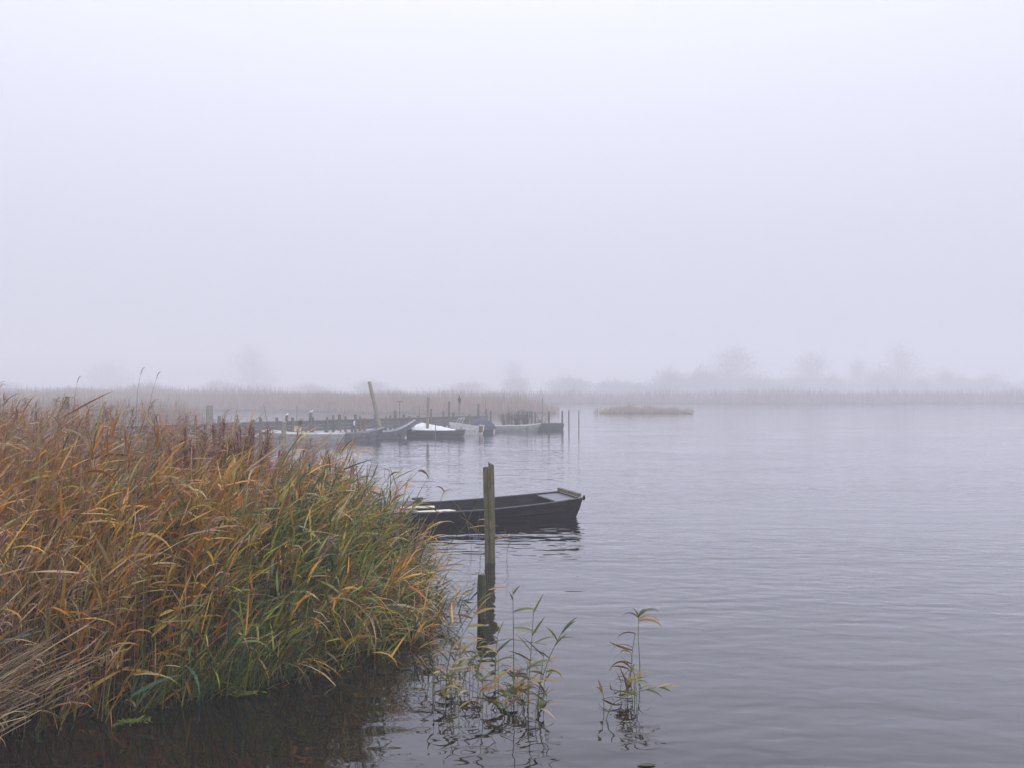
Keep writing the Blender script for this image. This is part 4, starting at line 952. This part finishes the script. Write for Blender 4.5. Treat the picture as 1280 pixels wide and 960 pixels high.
# navy covered boat: px 594-616
p = at(604, 541, 58.5); r_, st, n_ = boat('covered_boat', 'boat wholly wrapped in a dark navy canvas cover', 'boat', (p.x, p.y, 0), R(62), 2.6, 1.3, flat(0.45, 0.1), 'darkgrey', 'darkgrey', in_mat='darkgrey', group=BG, bow=0.3, stern=0.85, flare=0.12)
mb = MB(); V = []; F = []
for i in range(15):
    u = i / 14; x = -1.33 + 2.66 * u; wd = 0.70 * (1 - 0.55 * max(0, u - 0.5) ** 2 * 4 * 0.9); hp = np.interp(u, [0, 0.2, 0.5, 0.8, 1], [0.55, 1.05, 1.15, 0.85, 0.55])
    for j in range(13):
        v = j / 12 * 2 - 1
        V.append((x, v * wd * (1.03 + 0.04 * mnoise.noise((x * 3, v * 3, 5))), 0.30 + (hp - 0.30) * (1 - abs(v) ** 2.4) + 0.05 * mnoise.noise((x * 2.5, v * 2.5, 2))))
for i in range(14):
    for j in range(12): F.append((i * 13 + j, (i + 1) * 13 + j, (i + 1) * 13 + j + 1, i * 13 + j + 1))
F += [tuple(range(13)), tuple(reversed(range(14 * 13, 15 * 13)))]
mb.add(V, F); mb.build('canvas_cover', M['navy'], r_, True)
# long white boat: px 618-676
p = at(647, 538.5, 61.5); r_, st, n_ = boat('white_skiff', 'long slim white boat lying before the bushy jetty end', 'boat', (p.x, p.y, 0), R(4), 3.6, 1.2, flat(0.40, 0.16), 'offwhite', 'white', [(0.35, 'white'), (0.7, 'white')], in_mat='offwhite', group=BG, bow=0.15, stern=0.6, flare=0.14, rake_b=0.4)
# dark barge at the end: px 672-705
p = at(688, 537, 63.8); boat('dark_pontoon', 'flat dark barge at the outer end of the moorings', 'barge', (p.x, p.y, 0), R(2), 2.1, 1.3, flat(0.50, -0.02), 'darkgrey', 'grey', in_mat='darkgrey', group=BG, bow=0.9, stern=0.9, flare=0.06, rake_b=0.12, rake_s=0.1, deck=(0.1, 'deck'))

# ------------------------------------------------------------------ far reeds
def far_reeds(name, P, n, hgt, wd, cols, label, pad=0.0, kind='stuff'):
    S = Soup(); q = scatter(P, n, pad); z = ground_z(q[:, 0], q[:, 1])
    cl = vnoise(q[:, 0], q[:, 1], 0.12, 4.4)
    b = np.stack([q[:, 0], q[:, 1], z - 0.05], -1); r = rng.integers(0, len(cols), n)
    hh = hgt * np.clip(rng.normal(0.9, 0.14, n) + cl * 0.35, 0.35, 1.3)
    sd_ = sdist(P, q[:, 0], q[:, 1]); hh *= np.clip(0.45 + sd_ * 0.16 + vnoise(q[:, 0], q[:, 1], 0.7, 9.9) * 0.55, 0.18, 1.2)
    S.add(blades(b, rng.uniform(-3.1, 3.1, n), rng.normal(1.42, 0.12, n), hh, wd * rng.uniform(0.6, 1.4, n), rng.uniform(0.0, 0.5, n), np.array(cols)[r] * rng.uniform(0.7, 1.25, (n, 1)), None, 4, [0.8, 1, 0.8, 0.2]))
    return tag(S.build(name, M['far_reed'], None), label, 'reeds', kind=kind)
rust_ = (0.36, 0.235, 0.17); dun = (0.33, 0.265, 0.205); mud = (0.22, 0.185, 0.15)  # far reed tones lightened, extra haze put into the colour
far_reeds('jetty_reed_bed', MIDBED, 6000, 1.9, 0.035, [dun, PINK, mud], 'brownish reed bed at the shore end of the jetty')
far_reeds('spit_reed_bed', SPIT, 30000, 2.15, 0.05, [rust_, rust_, dun], 'rust tinted reed bed on the low spit behind the jetty')
far_reeds('island_reed_bed', ISLET, 2600, 1.2, 0.035, [(0.34, 0.25, 0.17), dun, (0.38, 0.28, 0.2)], 'small pale reed island alone in the open water')
FARR = [(-160, 184), (-66, 173), (-40, 191), (-10, 197), (20, 202), (60, 201), (150, 204), (200, 203), (200, 214), (60, 211), (-10, 208), (-66, 190), (-160, 196)]
far_reeds('far_shore_reeds', FARR, 34000, 3.0, 0.09, [mud, dun, rust_], 'faint grey brown belt of reeds along the whole far shore')
LEFTR = [(-130, 64), (-66, 64), (-57, 90), (-57, 120), (-64, 168), (-80, 172), (-90, 120)]
far_reeds('left_shore_reeds', LEFTR, 16000, 2.2, 0.06, [rust_, dun, dun], 'pale rust reed belt on the left far shore behind the posts')
# scrub at the jetty end
def scrub(px_, Y, hh, ww, lab, col, n=420):
    p = at(px_, 540, Y); root = empty('scrub_bush', (p.x, Y, 0.0), 0, lab, 'bush', 'scrub at the jetty end')
    S = Soup(); P = np.zeros((14, 5, 3)); a = rng.uniform(-3.1, 3.1, 14); e = rng.uniform(0.9, 1.4, 14); L = hh * rng.uniform(0.7, 1.1, 14)
    P[:, 0, 2] = -0.3
    for k in range(1, 5): P[:, k] = P[:, k - 1] + np.stack([np.cos(e) * np.cos(a) * ww / hh, np.cos(e) * np.sin(a) * ww / hh, np.sin(e)], -1) * (L / 4)[:, None]
    S.add(stalks(P, np.full((14, 5), 0.015), np.tile(np.array([[0.09, 0.07, 0.055]]), (14, 1)))); S.build('stems', M['twigs'], root)
    S = Soup(); i = rng.integers(0, 14, n); k = rng.integers(2, 5, n)
    b = P[i, k] + rng.normal(0, 0.12, (n, 3)); S.add(blades(b, rng.uniform(-3.1, 3.1, n), rng.normal(0.7, 0.5, n), rng.uniform(0.15, 0.4, n), rng.uniform(0.02, 0.05, n), rng.uniform(0, 0.8, n), np.array(col) * rng.uniform(0.6, 1.4, (n, 1)), None, 3, [0.5, 1, 0.3]))
    S.build('foliage', M['twigs'], root)
scrub(634, 68.5, 1.5, 1.0, 'reddish scrub bush at the jetty end, left of the grey ones', (0.17, 0.105, 0.085))
scrub(646, 68, 1.5, 0.9, 'grey twiggy bush in the middle of the jetty end scrub', (0.11, 0.09, 0.08))
scrub(657, 67.5, 1.5, 1.1, 'dense grey bush behind the long white boat', (0.10, 0.085, 0.07), 600)
scrub(673, 67, 1.2, 1.1, 'sparse dry reed clump right of the close post pair', (0.19, 0.15, 0.11), 260)

# ------------------------------------------------------------------ trees of the far shore
def tree_mesh(h, wd, seed, bushy=False):
    """returns trunk MB and crown Soup of a bare autumn tree"""
    rnd = random.Random(seed); g2 = np.random.default_rng(seed)
    mb = MB(); tips = []; wts = []
    th = h * (0.10 if bushy else 0.16)
    mb.tube([(0, 0, -0.6), (0, 0, th * 0.5), (rnd.uniform(-.2, .2), 0, th), (rnd.uniform(-.5, .5), rnd.uniform(-.5, .5), h * 0.8)], [h * 0.020, h * 0.017, h * 0.013, h * 0.003], 7)
    for i in range(16 if bushy else 22):
        a = rnd.uniform(0, 6.28); f = rnd.random(); z0 = th * 0.7 + (h * 0.55) * f * (0.4 if bushy else 1)
        e = rnd.uniform(0.15, 0.6) + 0.7 * f; L = (0.5 - 0.22 * f) * wd * rnd.uniform(0.75, 1.15)
        p0 = Vector((0, 0, z0)); d1 = Vector((math.cos(a) * math.cos(e), math.sin(a) * math.cos(e), math.sin(e)))
        p1 = p0 + d1 * L * 0.55; e2 = e + rnd.uniform(0.1, 0.5); a2 = a + rnd.uniform(-.5, .5)
        p2 = p1 + Vector((math.cos(a2) * math.cos(e2), math.sin(a2) * math.cos(e2), math.sin(e2))) * L * 0.55
        mb.tube([p0, p1, p2], [h * 0.008, h * 0.005, h * 0.0015], 5)
        for q in (0.5, 0.75, 1.0): tips.append(p0.lerp(p1, q)); tips.append(p1.lerp(p2, q))
    tips.append(Vector((0, 0, h * 0.85))); tips.append(Vector((0, 0, h * 0.78)))
    T = np.array([list(q) for q in tips]); n = 5200 if not bushy else 4200
    b = T[g2.integers(0, len(T), n)] + g2.normal(0, 1, (n, 3)) * np.array([wd * 0.085, wd * 0.085, h * 0.085])
    k = n // 3                                       # undergrowth and low boughs filling the foot
    b[:k] = np.stack([g2.normal(0, wd * 0.28, k), g2.normal(0, wd * 0.28, k), np.abs(g2.normal(0, h * 0.25, k))], -1)
    b[:, 2] = np.clip(b[:, 2], 0.0, h * 1.1)
    c = np.array([0.10, 0.082, 0.07]) * g2.uniform(0.6, 1.5, (n, 1)) * (1 + g2.normal(0, 0.06, (n, 3)))
    S = Soup(); S.add(blades(b, g2.uniform(-3.1, 3.1, n), g2.normal(0.8, 0.45, n), g2.uniform(0.5, 1.5, n), g2.uniform(0.02, 0.07, n), g2.uniform(-0.3, 0.5, n), c, None, 3, [0.7, 1, 0.3]))
    return mb, S
protos = {}
def tree(px_, ytop, Y, wpx, label, kind=0, group='hazy trees along the far shore'):
    z0 = 0.6
    if kind < 3: Y += 190.0 + (70.0 if px_ < 700 else 0.0)
    else: Y += 160.0
    ht = at(px_, ytop, Y).z - z0; wd = wpx / FPX * Y
    bushy = kind >= 3; H0, W0 = (14, 9.5) if not bushy else (6, 8.5)
    p = at(px_, 500, Y)
    root = empty('far_bush' if bushy else 'far_tree', (p.x, Y, z0), random.uniform(0, 6.28), label, 'bush' if bushy else 'tree', group)
    root.scale = (wd / W0, wd / W0, ht / H0)
    if kind not in protos:
        mb, S = tree_mesh(H0, W0, 40 + kind, bushy)
        t_ = mb.build('trunk', M['bark'], root); c_ = S.build('crown', M['twigs'], root)
        protos[kind] = (t_.data, c_.data)
    else:
        for nm, me in zip(('trunk', 'crown'), protos[kind]):
            o = bpy.data.objects.new(nm, me); COL.objects.link(o); o.parent = root
TREES = [
 (912, 430, 232, 92, 'broad rounded hazy tree, left one of three rising over the right far shore', 0),
 (1016, 433, 245, 62, 'slim hazy tree, middle one of three rising over the right far shore', 1),
 (1122, 426, 248, 78, 'tall hazy tree, right one of three rising over the right far shore', 2),
 (1072, 442, 255, 34, 'small faint tree between the middle and right far shore trees', 1),
 (316, 428, 258, 66, 'faint broad tree over the far shore behind the left part of the jetty', 0),
 (135, 446, 265, 70, 'very faint broad tree over the far shore above the feathery reeds', 2),
 (642, 446, 262, 40, 'very faint small tree over the far shore behind the jetty end', 1),
 (1240, 462, 250, 50, 'low hazy tree at the right end of the far shore', 2),
]
for a in TREES: tree(*a)
BUSH = [(752, 470, 222, 40), (790, 466, 224, 46), (832, 462, 226, 46), (868, 464, 224, 40), (950, 468, 224, 50), (975, 462, 226, 44), (1045, 468, 228, 44), (1090, 466, 226, 44), (1160, 468, 228, 46), (1200, 472, 226, 50), (1255, 472, 228, 50), (700, 474, 230, 50), (640, 476, 232, 50), (585, 476, 232, 50), (470, 477, 232, 60), (380, 476, 232, 60), (270, 476, 232, 60), (180, 477, 232, 60), (90, 477, 232, 60), (10, 477, 232, 60),
        (890, 462, 226, 60), (925, 466, 222, 56), (1000, 464, 228, 60), (1125, 462, 224, 66), (1185, 468, 232, 60), (1225, 466, 230, 66), (1285, 468, 228, 60), (850, 466, 230, 60), (810, 470, 226, 50), (770, 472, 228, 56), (725, 475, 226, 60)]
for i, (px_, yt, Y, wp) in enumerate(BUSH):
    tree(px_ + random.uniform(-8, 8), yt + random.uniform(-7, 9), Y + random.uniform(-12, 40), wp * random.uniform(0.7, 1.2), 'low hazy bush among the row of bushes on the far shore', 3 + i % 3, 'low bushes along the far shore')
